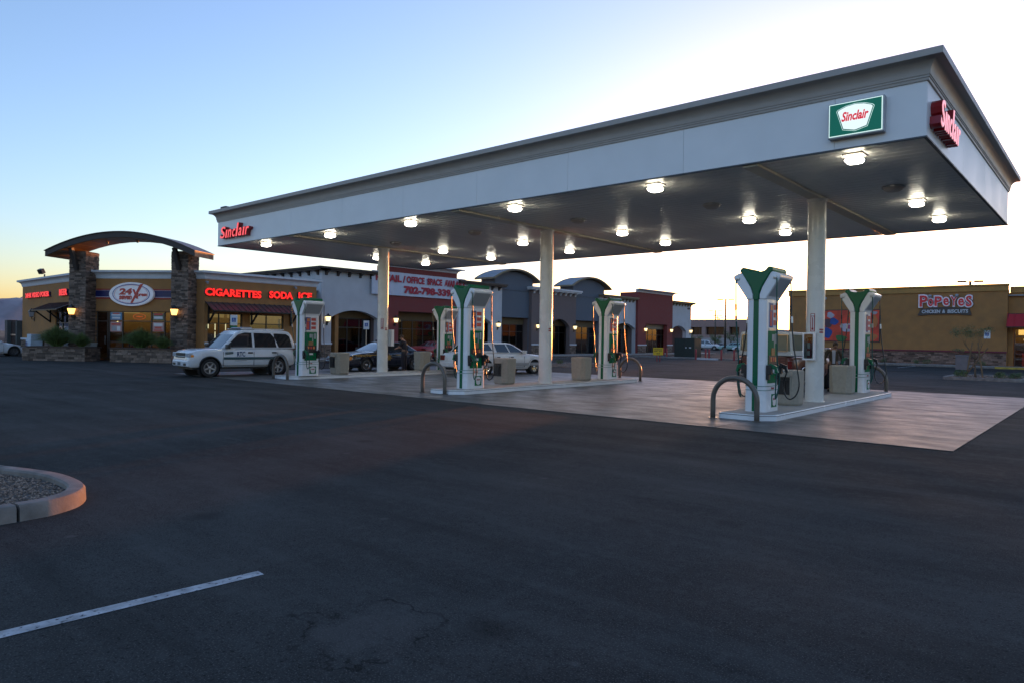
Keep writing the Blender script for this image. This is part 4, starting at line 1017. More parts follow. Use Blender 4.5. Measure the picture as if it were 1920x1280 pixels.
# propane / ice chest at the left wing
t = thing('ice_chest', 'white and blue upright merchandise cabinet at the left wing of the shop', 'cabinet', (-55.6, .35, 0))
MB().box(-56.0, -.05, .05, -54.85, .68, 1.15).box(-55.9, .0, 1.15, -54.95, .6, 1.50).build('case', M('ice_white', (.42, .50, .58), .4), t, bevel=.02)
MB().box(-55.9, -.07, .15, -55.65, -.048, .95).box(-55.5, -.07, .30, -55.05, -.048, .62).build('blue_print', poster_blue, t)
MB().box(-55.62, -.09, .5, -55.58, -.05, .9).build('handle', steel, t)
# small floodlight on the roof, wall plates, cameras
t = thing('roof_floodlight', 'small dark floodlight on the parapet of the left shop wing', 'floodlight', (-55.4, .9, 5.53))
MB().tube([(-55.4, .9, 5.5), (-55.4, .9, 5.78)], .05, 8).build('post', black_metal, t); MB().obox((-55.6, .75, 5.98), (.2, .14, .17), rz=.4, rx=.5).build('lamp_head', black_metal, t, bevel=.02)
for (F, x, z, nm) in ((FRW, 5.02, 4.85, 'left'), (FRW, 11.05, 4.9, 'right')):
    t = thing('security_camera', 'small wall camera under the cornice, %s one on the right wing' % nm, 'camera', F @ Vector((x, 0, z)))
    MB(F).box(x-.08, -.12, z-.02, x+.08, -.004, z+.06).bar((x, -.10, z), (x-.1, -.35, z-.08), .1).build('camera_body', grey_panel, t)
poster(FRW, 4.99, 5.07, 1.95, 2.25, -.004, [M('notice_yellow', (.42, .36, .12), .6), (.2, .8, .2, .8, dark_interior)], 'small yellow notice on the wall left of the shop window', 'notice', name='wall_notice')
# enclosure with dark gate, far left
t = thing('bin_enclosure', 'block enclosure with dark metal gate at the left end of the shop', 'enclosure', (-62.5, 1.5, 0))
for q_ in ((-63.9, .55, 0, -63.2, 1.2, 2.55), (-63.9, 1.2, 0, -63.6, 5, 2.45), (-60.75, .5, 0, -60.45, 1.0, 2.5)): MB().box(*q_).build('block_wall', bpy.data.materials.get('grey_block') or M('grey_block', (.07, .08, .08), .9, bump=.3), t)
for k in range(9): MB().box(-63.18+.27*k, .8, .12, -62.925+.27*k, .86, 2.45).build('gate_slat', M('gate_brown', (.012, .009, .008), .85) if k == 0 else bpy.data.materials['gate_brown'], t)
MB().box(-63.2, .74, 1.35, -60.75, .80, 1.45).build('gate_rail', steel, t)

# ------------------------------------------------------------------ retail strip along X = -41
FT = FR((-41, 0, 0), PI/2)                    # local x = world Y, viewer at -y (= world +X)
rt = thing('retail_building', 'long low strip of empty shops with stucco bays in white, maroon, blue-grey and brown', 'shops', (-46, 43, 0))
def arch_pts(xl, xr, zs, zt, n=18):
    w_ = (xr-xl)/2; h = zt-zs; R = (w_*w_+h*h)/(2*h); cx = (xl+xr)/2; cz = zt-R; a0 = math.asin(min(1, w_/R))
    return [(cx+R*math.sin(-a0+2*a0*i/n), cz+R*math.cos(-a0+2*a0*i/n)) for i in range(n+1)]
def bay(x0, x1, ztop, op, mat, label, arch=None, th=.45, y=0):
    """facade wall with one opening down to the ground. op=(xl,xr,ztop); arch: springing height"""
    xl, xr, zt = op
    poly = [(x0, 0), (xl, 0)]
    if arch is not None: poly += [(xl, 0.01)] + arch_pts(xl, xr, arch, zt)
    else: poly += [(xl, zt), (xr, zt)]
    poly += [(xr, 0), (x1, 0), (x1, ztop), (x0, ztop)]
    return MB(FT).prism(poly, y, y+th, 'xz').build('facade', mat, rt, label=label)
def brackets(F, x0, x1, n, z, mat, parent, y=0, hgt=.34, pr_=.30):
    for k in range(n):
        x = x0+(x1-x0)*(k+.5)/n
        MB(F).prism([(-.002+y, z-hgt), (y-.10, z-hgt+.02), (y-.14, z-hgt*.5), (y-pr_, z-.05), (y-pr_, z), (y-.002, z)][::-1], x-.09, x+.09, 'yz').build('bracket', mat, parent)
def eave(F, x0, x1, z, mat, parent, proj=.5, h=.26, n=6, nb=True, y=0, back=.5):
    c = MB(F).box(x0, y-proj, z+h*.45, x1, y+back, z+h).box(x0+.05, y-proj+.10, z, x1-.05, y+back, z+h*.45).build('cornice', mat, parent)
    if nb: brackets(F, x0+.3, x1-.3, n, z-.002, mat, c, y=y, pr_=proj-.12)
    return c
def wain(x0, x1, y=0, F=FT, z=1.06, par=None):
    stone_face(F, x0, x1, .14, z, y=y-.02).build('stone_base', stone_m, par or rt, kind='stuff')
    MB(F).box(x0-.04, y-.12, z+.01, x1+.04, y-.002, z+.14).build('sill_band', cornice_white, par or rt)
def shopfront(x0, x1, y=1.0, z1=3.05, n=None, lit=None, glass=None):
    n = n or max(2, round((x1-x0)/1.15)); cs = [x0+(x1-x0)*i/n for i in range(1, n)]
    storefront(FT, x0, x1, .14, z1, y, cs, (2.35,), rt, glass=glass or glass_dark, name='shop_window')
    MB(FT).box(x0-.3, y, z1+.02, x1+.3, y+.12, 3.85).build('transom_wall', M('tan_soffit', (.16, .115, .06), .9) if 'tan_soffit' not in bpy.data.materials else bpy.data.materials['tan_soffit'], rt)
# bay A: white with arch; its left return wall rises above the shop roof
bay(14.31, 19.55, 6.48, (15.15, 19.4, 3.62), white_stucco, 'white bay next to the corner shop', arch=3.05)
MB().box(-56, 14.31, 0, -41.46, 14.7, 6.48).build('facade', white_stucco, rt)
eave(FT, 13.85, 19.5, 6.44, dark_trim, rt, n=5)
FS = FR((0, 14.31, 0), 0)
eave(FS, -56.4, -40.55, 6.44, dark_trim, rt, n=13)
wain(14.31, 15.13)
# bay B: maroon, tall, with banner
bay(19.55, 27.9, 7.25, (21.4, 27.2, 3.72), red_stucco, 'tall maroon bay behind the banner', th=.45, y=-.12)
moulding(FT, 19.55, 27.9, 7.22, 7.58, .5, rt, y=-.12); wain(19.55, 21.35, -.12)
# bay C: white with arch
bay(27.9, 33.95, 6.48, (28.6, 32.55, 3.66), white_stucco, 'white bay right of the banner', arch=3.05)
eave(FT, 27.95, 34.25, 6.44, dark_trim, rt, n=6); wain(32.6, 33.95)
# bay D: blue-grey with barrel roof
bay(33.95, 38.35, 6.6, (33.97, 38.33, 3.70), blue_stucco, 'blue-grey bay with the larger curved roof', y=.35)
bay(38.35, 45.8, 6.55, (41.3, 44.7, 3.75), mauve_stucco, 'brown bay with a white bracketed cornice', arch=2.95)
eave(FT, 37.95, 46.3, 6.50, cornice_white, rt, n=9, h=.30); wain(38.4, 41.25); wain(44.75, 45.8)
bay(45.8, 50.7, 6.6, (45.82, 50.68, 3.72), blue_stucco, 'blue-grey bay with the smaller curved roof', y=.35)
bay(50.7, 58.0, 6.55, (53.2, 57.9, 3.66), white_stucco, 'white bay left of the far maroon bay', arch=3.0)
eave(FT, 50.5, 58.0, 6.46, tan_trim, rt, n=9); wain(50.75, 53.1)
bay(58.0, 66.6, 7.45, (60.0, 65.2, 3.68), red_stucco, 'far tall maroon bay', th=.5, y=-.3)
MB(FT).box(58.0, .2, 0, 58.4, 2.2, 7.45).box(66.2, .21, 0, 66.6, 2.2, 7.4).build('facade', red_stucco, rt)
moulding(FT, 58.0, 66.6, 7.42, 7.82, .5, rt, y=-.3); wain(58.05, 59.95, -.3); wain(65.25, 66.55, -.3)
bay(66.6, 72.35, 6.60, (66.75, 71.0, 3.66), white_stucco, 'pierced white end bay with house number', arch=2.95, th=.55)
eave(FT, 66.6, 72.8, 6.56, tan_trim, rt, n=7, back=.9)
lettering('4210', 'house_number', dark_trim, rt, FT, 71.2, 72.05, 5.85, 6.12, y=-.002, depth=.03, offset=.03)
# curved roof towers
def tower(x0, x1, zb, zt, hw, label):
    yb = 2.1
    MB(FT).prism([(x0, 6.3), (x1, 6.3), (x1, zb)] + [(x1-(x1-x0)*i/16, zb+(zt-.25-zb)*(1-(2*i/16-1)**2)) for i in range(1, 16)] + [(x0, zb)], .30, yb, 'xz').build('tower', blue_stucco, rt, label=label)
    rings = []
    for i in range(21):
        u_ = -1+2*i/20; x = (x0+x1)/2+u_*((x1-x0)/2+hw); z = zb-.12+(zt-zb+.12)*(1-u_*u_)
        rings.append([(x, -.25, z-.16), (x, -.25, z), (x, yb+.3, z), (x, yb+.3, z-.16)])
    rf = MB(FT).loft(rings).build('curved_roof', tan_trim, rt, label=label)
    for k in range(9):
        y = .0+yb*k/9; rg = []
        for i in range(17):
            u_ = -1+2*i/16; x = (x0+x1)/2+u_*((x1-x0)/2+hw-.03); z = zb-.12+(zt-zb+.12)*(1-u_*u_)
            rg.append([(x, y, z+.002), (x, y, z+.02), (x, y+yb/9-.05, z+.02), (x, y+yb/9-.04, z+.06), (x, y+yb/9-.01, z+.06), (x, y+yb/9-.01, z+.002)])
        MB(FT).loft(rg).build('roof_sheet', silver_roof, rf)
tower(33.3, 38.85, 7.45, 8.32, .62, 'larger curved tower roof'); tower(45.7, 51.6, 7.55, 8.48, .75, 'smaller curved tower roof')
# shopfront glazing, soffits and rooms behind
MB(FT).box(14.8, .45, 3.86, 58, 4.4, 3.96).build('soffit', bpy.data.materials.get('tan_soffit') or M('tan_soffit', (.16, .115, .06), .9), rt)
for a, b in ((15.0, 19.5), (21.5, 27.3), (28.2, 33.4), (34.1, 38.2), (40.9, 45.2), (46.0, 50.6), (52.6, 57.8)): shopfront(a, b)
for x in (14.45, 19.5, 27.55, 33.5, 38.3, 45.5, 50.8, 57.9): MB(FT).box(x, .46, 0, x+.38, 4.4, 3.86).build('partition', mauve_stucco, rt)
MB(FT).box(14.8, 4.4, 0, 57.9, 4.5, 3.86).build('back_wall', dark_interior, rt)
MB(FT).box(14.8, .5, .0, 66.5, 12, .13).build('shop_floor', M('dark_floor', (.10, .09, .08), .6), rt)
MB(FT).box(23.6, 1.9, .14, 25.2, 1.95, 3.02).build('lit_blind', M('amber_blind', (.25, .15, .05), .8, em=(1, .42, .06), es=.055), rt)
MB(FT).box(14.75, 4.5, 0, 57.9, 14.9, 6.0).build('rear_block', white_stucco, rt)
# open shop behind the far maroon bay: glazed on its end wall, brightness through it imitated by added glowing panels
storefront(FT, 59.4, 66.1, .14, 3.1, .45, [59.4+6.7*i/6 for i in range(1, 6)], (2.35,), rt, glass=glass_m, name='shop_window')
MB(FT).box(58.45, .38, 3.12, 66.15, .55, 7.3).box(58.3, 13, 0, 66.6, 13.3, 6).box(58.4, 1.7, 3.9, 66.2, 13, 4.0).box(57.9, 4.5, 0, 58.3, 13.3, 6.0).build('inner_wall', M('warm_grey_plaster', (.35, .28, .20), .9), rt)
FE = FR((0, 66.55, 0), PI)
storefront(FE, 42.7, 53.8, .14, 3.3, 0, [42.7+11.1*i/8 for i in range(1, 8)], (2.35,), rt, glass=glass_m, name='shop_window')
MB().box(-54.2, 66.3, 3.32, -42.6, 66.6, 6.0).build('inner_wall', bpy.data.materials['warm_grey_plaster'], rt)
for (a_, b_) in ((59.45, 61.6), (61.7, 63.85), (63.95, 66.05)): MB(FT).box(a_, .9, .2, b_, .93, 3.05).build('lit_blind', M('cream_paper', (.5, .45, .33), .8, em=(1, .86, .58), es=.13) if a_ < 60 else bpy.data.materials['cream_paper'], rt)  # added self-glowing panels imitate daylight coming through the shop windows
MB(FT).box(54.6, 1.3, .2, 57.7, 1.33, 3.0).build('lit_blind', bpy.data.materials['cream_paper'], rt)  # same added glow behind the neighbouring white bay's panes
MB(FT).box(58.2, .2, 5.9, 66.4, 13, 6.0).build('roof', roofing, rt)
# return piers of the pierced bay
MB(FT).box(71.0, .55, 0, 71.35, 2.6, 3.7).box(66.6, 2.0, 3.7, 71.4, 2.6, 5.0).build('facade', mauve_stucco, rt)
# lanterns
for k, (x, z, y, nm) in enumerate([(14.75, 2.93, -.02, 'on the white bay beside the corner shop'), (21.0, 3.0, -.14, 'on the maroon bay under the banner'), (33.35, 2.93, 0, 'on the white bay right of the banner'), (39.2, 2.93, 0, 'at the left of the brown bay beside the middle column'), (45.45, 2.92, 0, 'at the right end of the brown bay'), (59.6, 2.98, -.3, 'at the left of the far maroon bay'), (66.05, 2.98, -.3, 'at the right of the far maroon bay'), (72.05, 2.98, 0, 'at the far end of the white end bay'), (15.0, 2.95, 1.5, 'x')]):
    if nm != 'x': sconce(FT, x, z, y, 'lit black lantern '+nm, lamp_cream, size=1.15)
t = thing('porch_lamp', 'small bare lamp over the shop door in the maroon bay', 'lamp', FT @ Vector((22.8, 1.35, 3.0)))
MB(FT).ell((22.8, 1.35, 3.0), (.07, .07, .07)).build('bulb', lamp_cream, t, smooth=True); MB(FT).box(22.74, 1.4, 2.95, 22.86, 1.5, 3.1).build('base_plate', black_metal, t)
# banner
bn = thing('banner', 'white banner with red words RETAIL/OFFICE SPACE AVAILABLE hung on the maroon bay', 'banner', FT @ Vector((23.8, -.2, 4.97)))
mb = MB(FT); rg = []
for i in range(41):
    x = 18.62+(28.85-18.62)*i/40; d = -.22-.03*math.sin(i*.7)-.02*math.sin(i*1.9); rg.append([(x, d, 4.97), (x, d-.01, 4.97), (x, d-.012-.02*math.sin(i*.5), 5.9), (x, d-.01, 6.80), (x, d, 6.80)])
mb.loft(rg).build('cloth', M('banner_cloth', (.55, .58, .66), .8, var=.05), bn, smooth=40)
bt = M('banner_red', (.38, .03, .05), .7)
for wd, a, b in (('RETAIL', 18.95, 21.55), ('/', 21.68, 21.95), ('OFFICE', 22.05, 24.0), ('SPACE', 24.3, 26.0), ('AVAILABLE', 26.25, 28.7)):
    lettering(wd, 'lettering', bt, bn, FT, a, b, 6.02, 6.58, y=-.275, depth=.01, offset=.055)
lettering('702-798-3393', 'lettering', bt, bn, FT, 21.8, 27.5, 5.16, 5.78, y=-.275, depth=.01, offset=.065)

# ------------------------------------------------------------------ restaurant on the right
FP = FR((0, 50.1, 0), 0)
pp = thing('restaurant', 'tan stucco restaurant with dark stone base and maroon awning on the right', 'restaurant', (-8, 56, 0))
wall_grid(FP, -3.70, 5.88, .35, [], x0=-20.1, z0=0).build('wall', tan_stucco, pp)
MB().box(-20.1, 50.46, 0, -19.75, 64, 5.88).box(-4.05, 50.46, 0, -3.70, 51.2, 6.0).build('wall', tan_stucco, pp)
FQ = FR((0, 50.75, 0), 0)
wall_grid(FQ, 12, 5.75, .35, [(-3.35, 3.5, -.1, 3.05)], x0=-3.69).build('wall', tan_stucco, pp)
MB().box(-20.16, 50.0, 5.885, -3.66, 50.5, 6.28).box(-20.2, 49.94, 6.285, -3.62, 50.5, 6.42).box(-20.2, 50.51, 5.885, -19.7, 64, 6.42).build('parapet_trim', M('tan_moulding', (.40, .22, .07), .9), pp)
MB().box(-3.6, 50.65, 5.755, 12, 51.1, 6.22).build('parapet_trim', bpy.data.materials['tan_moulding'], pp)
MB().box(-19.9, 50.5, 5.5, 12, 64, 5.6).build('roof', roofing, pp)
maroon = M('maroon_metal', (.40, .012, .018), .5, var=.06)
mar2 = M('maroon_band', (.15, .02, .035), .7)
stone_face(FP, -20.1, -3.72, .1, 1.14, y=-.03, hh=(.08, .15), ll=(.25, .6)).build('stone_base', stone_warm, pp, kind='stuff')
MB().box(-20.14, 49.98, 1.15, -3.68, 50.098, 1.27).build('sill_band', mar2, pp)
q = storefront(FQ, -3.30, 3.4, .12, 3.0, .15, (-2.2, -.9, .4, 1.7), (2.4,), pp, name='glass_front')
MB().box(-3.6, 52.9, .1, 4, 53, 3.2).build('interior_wall', dark_interior, pp)
MB().box(-3.2, 52.5, 2.55, 2, 52.88, 2.95).build('menu_board', M('menu', (.5, .3, .1), .6, em=(1, .55, .15), es=.6), pp)
MB().box(-3.3, 51.2, 3.1, 4, 53.0, 3.16).build('ceiling', cream_interior, pp)
MB().box(-2.9, 52.0, .12, 1.8, 52.5, 1.15).build('counter', poster_red, pp)
MB().ell((-2.7, 52.2, 2.2), (.12, .1, .12)).build('pendant_lamp', bpy.data.materials['shop_lamp'], pp, smooth=True)
fabric_awning(FP, -3.66, 3.6, 3.10, 4.12, .75, pp, maroon, 16, braces=False, y=-.03)
ps = thing('restaurant_sign', 'red and white sign reading Popeyes Chicken and Biscuits on the tan wall', 'sign', (-7.85, 50.05, 4.05))
word = 'PoPeYeS'; xs0 = [-9.62, -9.02, -8.55, -7.95, -7.45, -6.93, -6.42]; xs1 = [-8.98, -8.58, -7.98, -7.5, -6.93, -6.47, -5.95]
hs = [.98, .68, .84, .66, .82, .66, .92]; zb = [4.72, 4.74, 4.76, 4.80, 4.76, 4.74, 4.68]
for i, ch in enumerate(word):
    lettering(ch, 'letter_backing', M('sign_purple', (.24, .13, .20), .5) if i == 0 else bpy.data.materials['sign_purple'], ps, FP, xs0[i]-.07, xs1[i]+.07, zb[i]-.08, zb[i]+hs[i]+.08, y=-.01, depth=.08, offset=.085)
    lettering(ch, 'letter_outline', M('sign_pinkwhite', (.88, .80, .82), .5) if i == 0 else bpy.data.materials['sign_pinkwhite'], ps, FP, xs0[i]-.05, xs1[i]+.05, zb[i]-.05, zb[i]+hs[i]+.05, y=-.09, depth=.04, offset=.062)
    lettering(ch, 'letter', M('sign_letter_red', (.72, .03, .04), .45) if i == 0 else bpy.data.materials['sign_letter_red'], ps, FP, xs0[i]+.04, xs1[i]-.04, zb[i]+.04, zb[i]+hs[i]-.04, y=-.13, depth=.03, offset=.022)
q = [(-9.62, 4.02), (-7.85, 4.26), (-6.02, 4.02), (-6.12, 4.58), (-7.85, 4.70), (-9.5, 4.58)]
MB(FP).prism([(-9.72, 4.02), (-8.8, 4.10), (-7.85, 4.13), (-6.9, 4.10), (-5.98, 4.02), (-6.15, 4.60), (-7.85, 4.72), (-9.5, 4.60)], -.10, -.01).build('ribbon', M('ribbon_brown', (.07, .055, .045), .6), ps)
for wd, a, b in (('CHICKEN', -9.42, -8.12), ('&', -7.98, -7.78), ('BISCUITS', -7.62, -6.22)):
    lettering(wd, 'lettering', M('sign_white2', (.55, .58, .62), .5) if wd == 'CHICKEN' else bpy.data.materials['sign_white2'], ps, FP, a, b, 4.22, 4.50, y=-.10, depth=.02, offset=.03, shear=.1)
for x in (-8.85, -7.0, -13.95, -16.9):
    t = thing('sign_spotlight', 'small goose-neck spotlight on the tan wall, ' + {-8.85: 'left one above the restaurant sign', -7.0: 'right one above the restaurant sign', -13.95: 'above the right part of the mural', -16.9: 'above the left part of the mural'}[x], 'spotlight', (x, 50.1, 5.6), 0, 'spotlights on the restaurant wall')
    MB(FP).tube([(x, 0, 5.62), (x, -.18, 5.72), (x+.03, -.38, 5.66)], .022, 6).build('arm', grey_panel, t); MB(FP).obox((x+.04, -.42, 5.58), (.11, .11, .07), rx=.6).build('lamp_head', grey_panel, t, bevel=.015)
mu = thing('mural_poster', 'framed red and orange wall mural with coloured shapes behind the back pump', 'poster', (-14.7, 50.05, 1.86))
MB(FP).box(-17.3, -.07, 1.84, -12.50, -.002, 4.62).build('frame', dark_trim, mu)
MB(FP).box(-17.22, -.085, 1.92, -12.58, -.068, 4.54).build('picture', M('mural_red', (.62, .065, .03), .6, var=.4, scale=1.1), mu)
def blob(cx, cz, rx, rz, m, k=0):
    MB(FP).prism([(cx+rx*math.cos(a)*(1+.18*math.sin(3*a+k)), cz+rz*math.sin(a)*(1+.15*math.cos(2*a+k))) for a in [j*2*PI/22 for j in range(22)]], -.092-.004*k, -.084).build('colour_shape', m, mu)
mblu = M('mural_blue', (.02, .07, .28), .6); mwh = M('mural_white', (.45, .42, .48), .6); mgr = M('mural_green', (.05, .16, .04), .6); mpk = M('mural_pink', (.38, .04, .12), .6); mor = M('mural_orange', (.50, .17, .05), .6)
for a in ((-16.65, 3.45, .35, .45, M('mural_dark', (.10, .05, .06), .6), 0), (-16.75, 2.6, .38, .5, mblu, 1), (-16.5, 4.15, .3, .25, mwh, 2), (-16.2, 3.6, .35, .3, mblu, 2), (-15.1, 3.05, .55, .42, mwh, 0), (-14.8, 3.1, .42, .20, mpk, 1), (-15.6, 2.15, .45, .28, mgr, 1), (-14.3, 2.5, .4, .3, mor, 2), (-13.35, 3.2, .30, .2, mgr, 0), (-13.2, 2.3, .45, .33, mor, 1), (-12.9, 3.6, .2, .5, mor, 2), (-12.95, 4.3, .22, .15, grey_panel, 0), (-14.4, 4.0, .6, .3, mor, 0)): blob(*a)
def access_sign(F, x, z, y, w_, h, label, grp='blue and white accessible parking signs', post=None, green=False, name='parking_sign'):
    t = thing(name, label, 'sign', F @ Vector((x, y, 0 if post else z)), 0, grp)
    if post: MB(F).bar((x, y+.04, 0), (x, y+.04, z+h*.4), .06).build('post', steel, t)
    pl = MB(F).box(x-w_/2, y-.01, z-h/2, x+w_/2, y+.006, z+h/2).build('plate', M('sign_plate', (.62, .66, .68), .4) if 'sign_plate' not in bpy.data.materials else bpy.data.materials['sign_plate'], t, bevel=.003)
    bl = M('access_blue', (.01, .09, .35), .4) if 'access_blue' not in bpy.data.materials else bpy.data.materials['access_blue']
    MB(F).box(x-w_*.28, y-.016, z-h*.18, x+w_*.28, y-.009, z+h*.22).build('blue_field', bl, pl)
    s_ = w_*.2; q = MB(F); q.tube([(x+s_*.1+s_*.7*math.cos(a), y-.02, z-s_*.35+s_*.7*math.sin(a)) for a in [rad(100+26*k) for k in range(11)]], s_*.09, 5)
    q.bar((x-s_*.1, y-.02, z+s_*.75), (x-s_*.05, y-.02, z), s_*.22); q.bar((x-s_*.05, y-.02, z), (x+s_*.6, y-.02, z-s_*.05), s_*.2); q.bar((x+s_*.55, y-.02, z), (x+s_*.75, y-.02, z-s_*.7), s_*.2); q.ell((x-s_*.12, y-.02, z+s_*1.0), (s_*.2, .005, s_*.2), 8, 6)
    q.build('wheelchair_symbol', bpy.data.materials['sign_plate'], pl)
    if green: MB(F).box(x-w_/2, y-.01, z-h/2-.17, x+w_/2, y+.006, z-h/2-.02).build('green_plate', green_panel, t)
    return t
access_sign(FP, -4.96, 2.54, -.02, .42, .62, 'accessible parking sign fixed to the tan restaurant wall')
G1 = FR((-36.9, 0, 0), rad(60))
for nm, u, px in (('accessible parking sign on a post left of the shop window, with a green plate', (-37.6, 5.9), True), ('accessible parking sign on a post at the right end of the shop window', (-37.6, 11.1), False), ('accessible parking sign on a post in front of the white arched bay', (-38.0, 16.05), False)):
    access_sign(FR((u[0], u[1], 0), rad(55)), 0, 2.55 if px else 2.5, 0, .40, .62, nm, post=True, green=px)

# ------------------------------------------------------------------ office block beyond
FO = FR((0, 130, 0), 0)
of = thing('office_building', 'low pinkish office block with dark recessed windows beyond the car park', 'office', (-66, 140, 0))
holes = [(-88, -83.5, 3.05, 4.75), (-81, -76, 3.05, 4.75), (-74, -71.3, 3.05, 4.75), (-69.9, -67.3, 3.05, 4.75), (-66.4, -62.1, 3.05, 4.80), (-60.95, -58.7, 3.05, 4.8), (-57, -53.6, 3.05, 4.8)]
wall_grid(FO, -52.4, 6.4, .9, holes, x0=-92).build('wall', M('pink_stucco', (.33, .22, .20), .9, bump=.2), of)
for a, b, c, d in holes:
    storefront(FO, a, b, c, d, .75, (a+(b-a)/3, a+2*(b-a)/3), (), of, glass=M('office_glass', (.03, .018, .014), .15) if 'office_glass' not in bpy.data.materials else bpy.data.materials['office_glass'])
MB().box(-92, 129.9, .5, -52.3, 130, 2.4).build('lower_wall', M('grey_lower', (.36, .33, .33), .9), of)
MB().box(-92, 131, 0, -52.4, 150, 4.4).build('rear_block', roofing, of)
o2 = thing('low_tan_building', 'low tan building seen in the gap left of the restaurant', 'building', (-44, 135, 0))
MB().box(-50.6, 130.5, 0, -35, 142, 2.9).build('wall', M('tan_far', (.34, .20, .10), .9), o2); MB().box(-50.7, 130.3, 2.9, -34.8, 142.2, 3.2).build('parapet_trim', bpy.data.materials['tan_moulding'], o2)
b3 = thing('distant_building', 'pinkish building far behind at the left edge beyond the parked van', 'building', (-118, 6, 0))
MB().box(-126, -1, 0, -118, 8, 4.4).build('wall', M('pink_far', (.36, .22, .19), .9), b3); MB().box(-126.1, -1.1, 4.4, -117.9, 8.1, 4.8).build('parapet_trim', M('grey_far', (.38, .34, .34), .9), b3)
# ------------------------------------------------------------------ vehicles
def interp(P, x):
    if x <= P[0][0]: return P[0][1]
    for a, b in zip(P, P[1:]):
        if x <= b[0]:
            t = (x-a[0])/(b[0]-a[0]); return a[1]+(b[1]-a[1])*t
    return P[-1][1]
car_glass = M('car_glass', (.012, .016, .02), .04, var=.02, spec=.8, coat=.6)
tyre_m = M('tyre_rubber', (.014, .014, .015), .8, var=.2)
alloy = M('alloy_wheel', (.42, .43, .45), .35, metal=.7, var=.05)
chrome = M('chrome', (.7, .7, .7), .12, metal=1, var=.02)
lens_clear = M('lens_clear', (.45, .47, .5), .1, coat=.6)
lens_amber = M('lens_amber', (.55, .19, .02), .15, coat=.5, em=(1, .45, .08), es=.02)
lens_red = M('lens_red', (.14, .01, .012), .15, coat=.6)
black_trim = M('black_trim', (.018, .02, .022), .5)
def wheel(x, y, r, w_, side, parent, rim=alloy, spokes=5, hub=None, rr_=.62, whitewall=False):
    T = Matrix.Translation((x, y, r)) @ Matrix.Rotation(-PI/2*side, 4, 'X')     # local z -> outward (side*y)
    wmx = wm(parent)
    hold = MB(wmx)
    hold.lathe([(rr_*r, -w_/2), (.94*r, -w_/2), (.99*r, -w_*.38), (r, -w_*.2), (r, w_*.2), (.99*r, w_*.38), (.94*r, w_/2), (rr_*r, w_/2), (rr_*r, -w_/2)], 30, T)
    ty = hold.build('wheel', tyre_m, parent, smooth=40)
    q = MB(wmx); q.lathe([(rr_*r, w_*.30), (rr_*r+.008, w_*.51), (rr_*r-.02, w_*.51), (rr_*r-.03, w_*.25), (.18*r, w_*.22), (.001, w_*.22)], 30, T)
    q.build('rim', M('wheel_dark', (.05, .05, .055), .5) if 'wheel_dark' not in bpy.data.materials else bpy.data.materials['wheel_dark'], ty, smooth=40)
    q = MB(wmx @ T)
    if spokes:
        for k in range(spokes):
            a = 2*PI*k/spokes+.3; R_ = rr_*r-.01; wd = .17*r if spokes < 7 else .08*r
            ca, sa = math.cos(a), math.sin(a); nx_, ny_ = -sa, ca
            vs = []
            for rad_, ww, z in ((.05*r, wd*.9, w_*.44), (R_, wd*.62, w_*.50)):
                for s_ in (-1, 1):
                    for zz in (z-.03, z): vs.append((ca*rad_+nx_*ww*s_*.6, sa*rad_+ny_*ww*s_*.6, zz))
            q.add(vs, [(0,1,3,2),(4,6,7,5),(0,4,5,1),(2,3,7,6),(1,5,7,3),(0,2,6,4)])
    q.lathe([(.17*r, w_*.3), (.17*r, w_*.46), (.10*r, w_*.5), (.001, w_*.5)], 16)
    q.lathe([(R2, z) for R2, z in ((rr_*r-.035, w_*.40), (rr_*r-.005, w_*.515), (rr_*r+.01, w_*.515), (rr_*r+.01, w_*.46))], 30)
    q.build('spokes', rim, ty, smooth=40)
    return ty
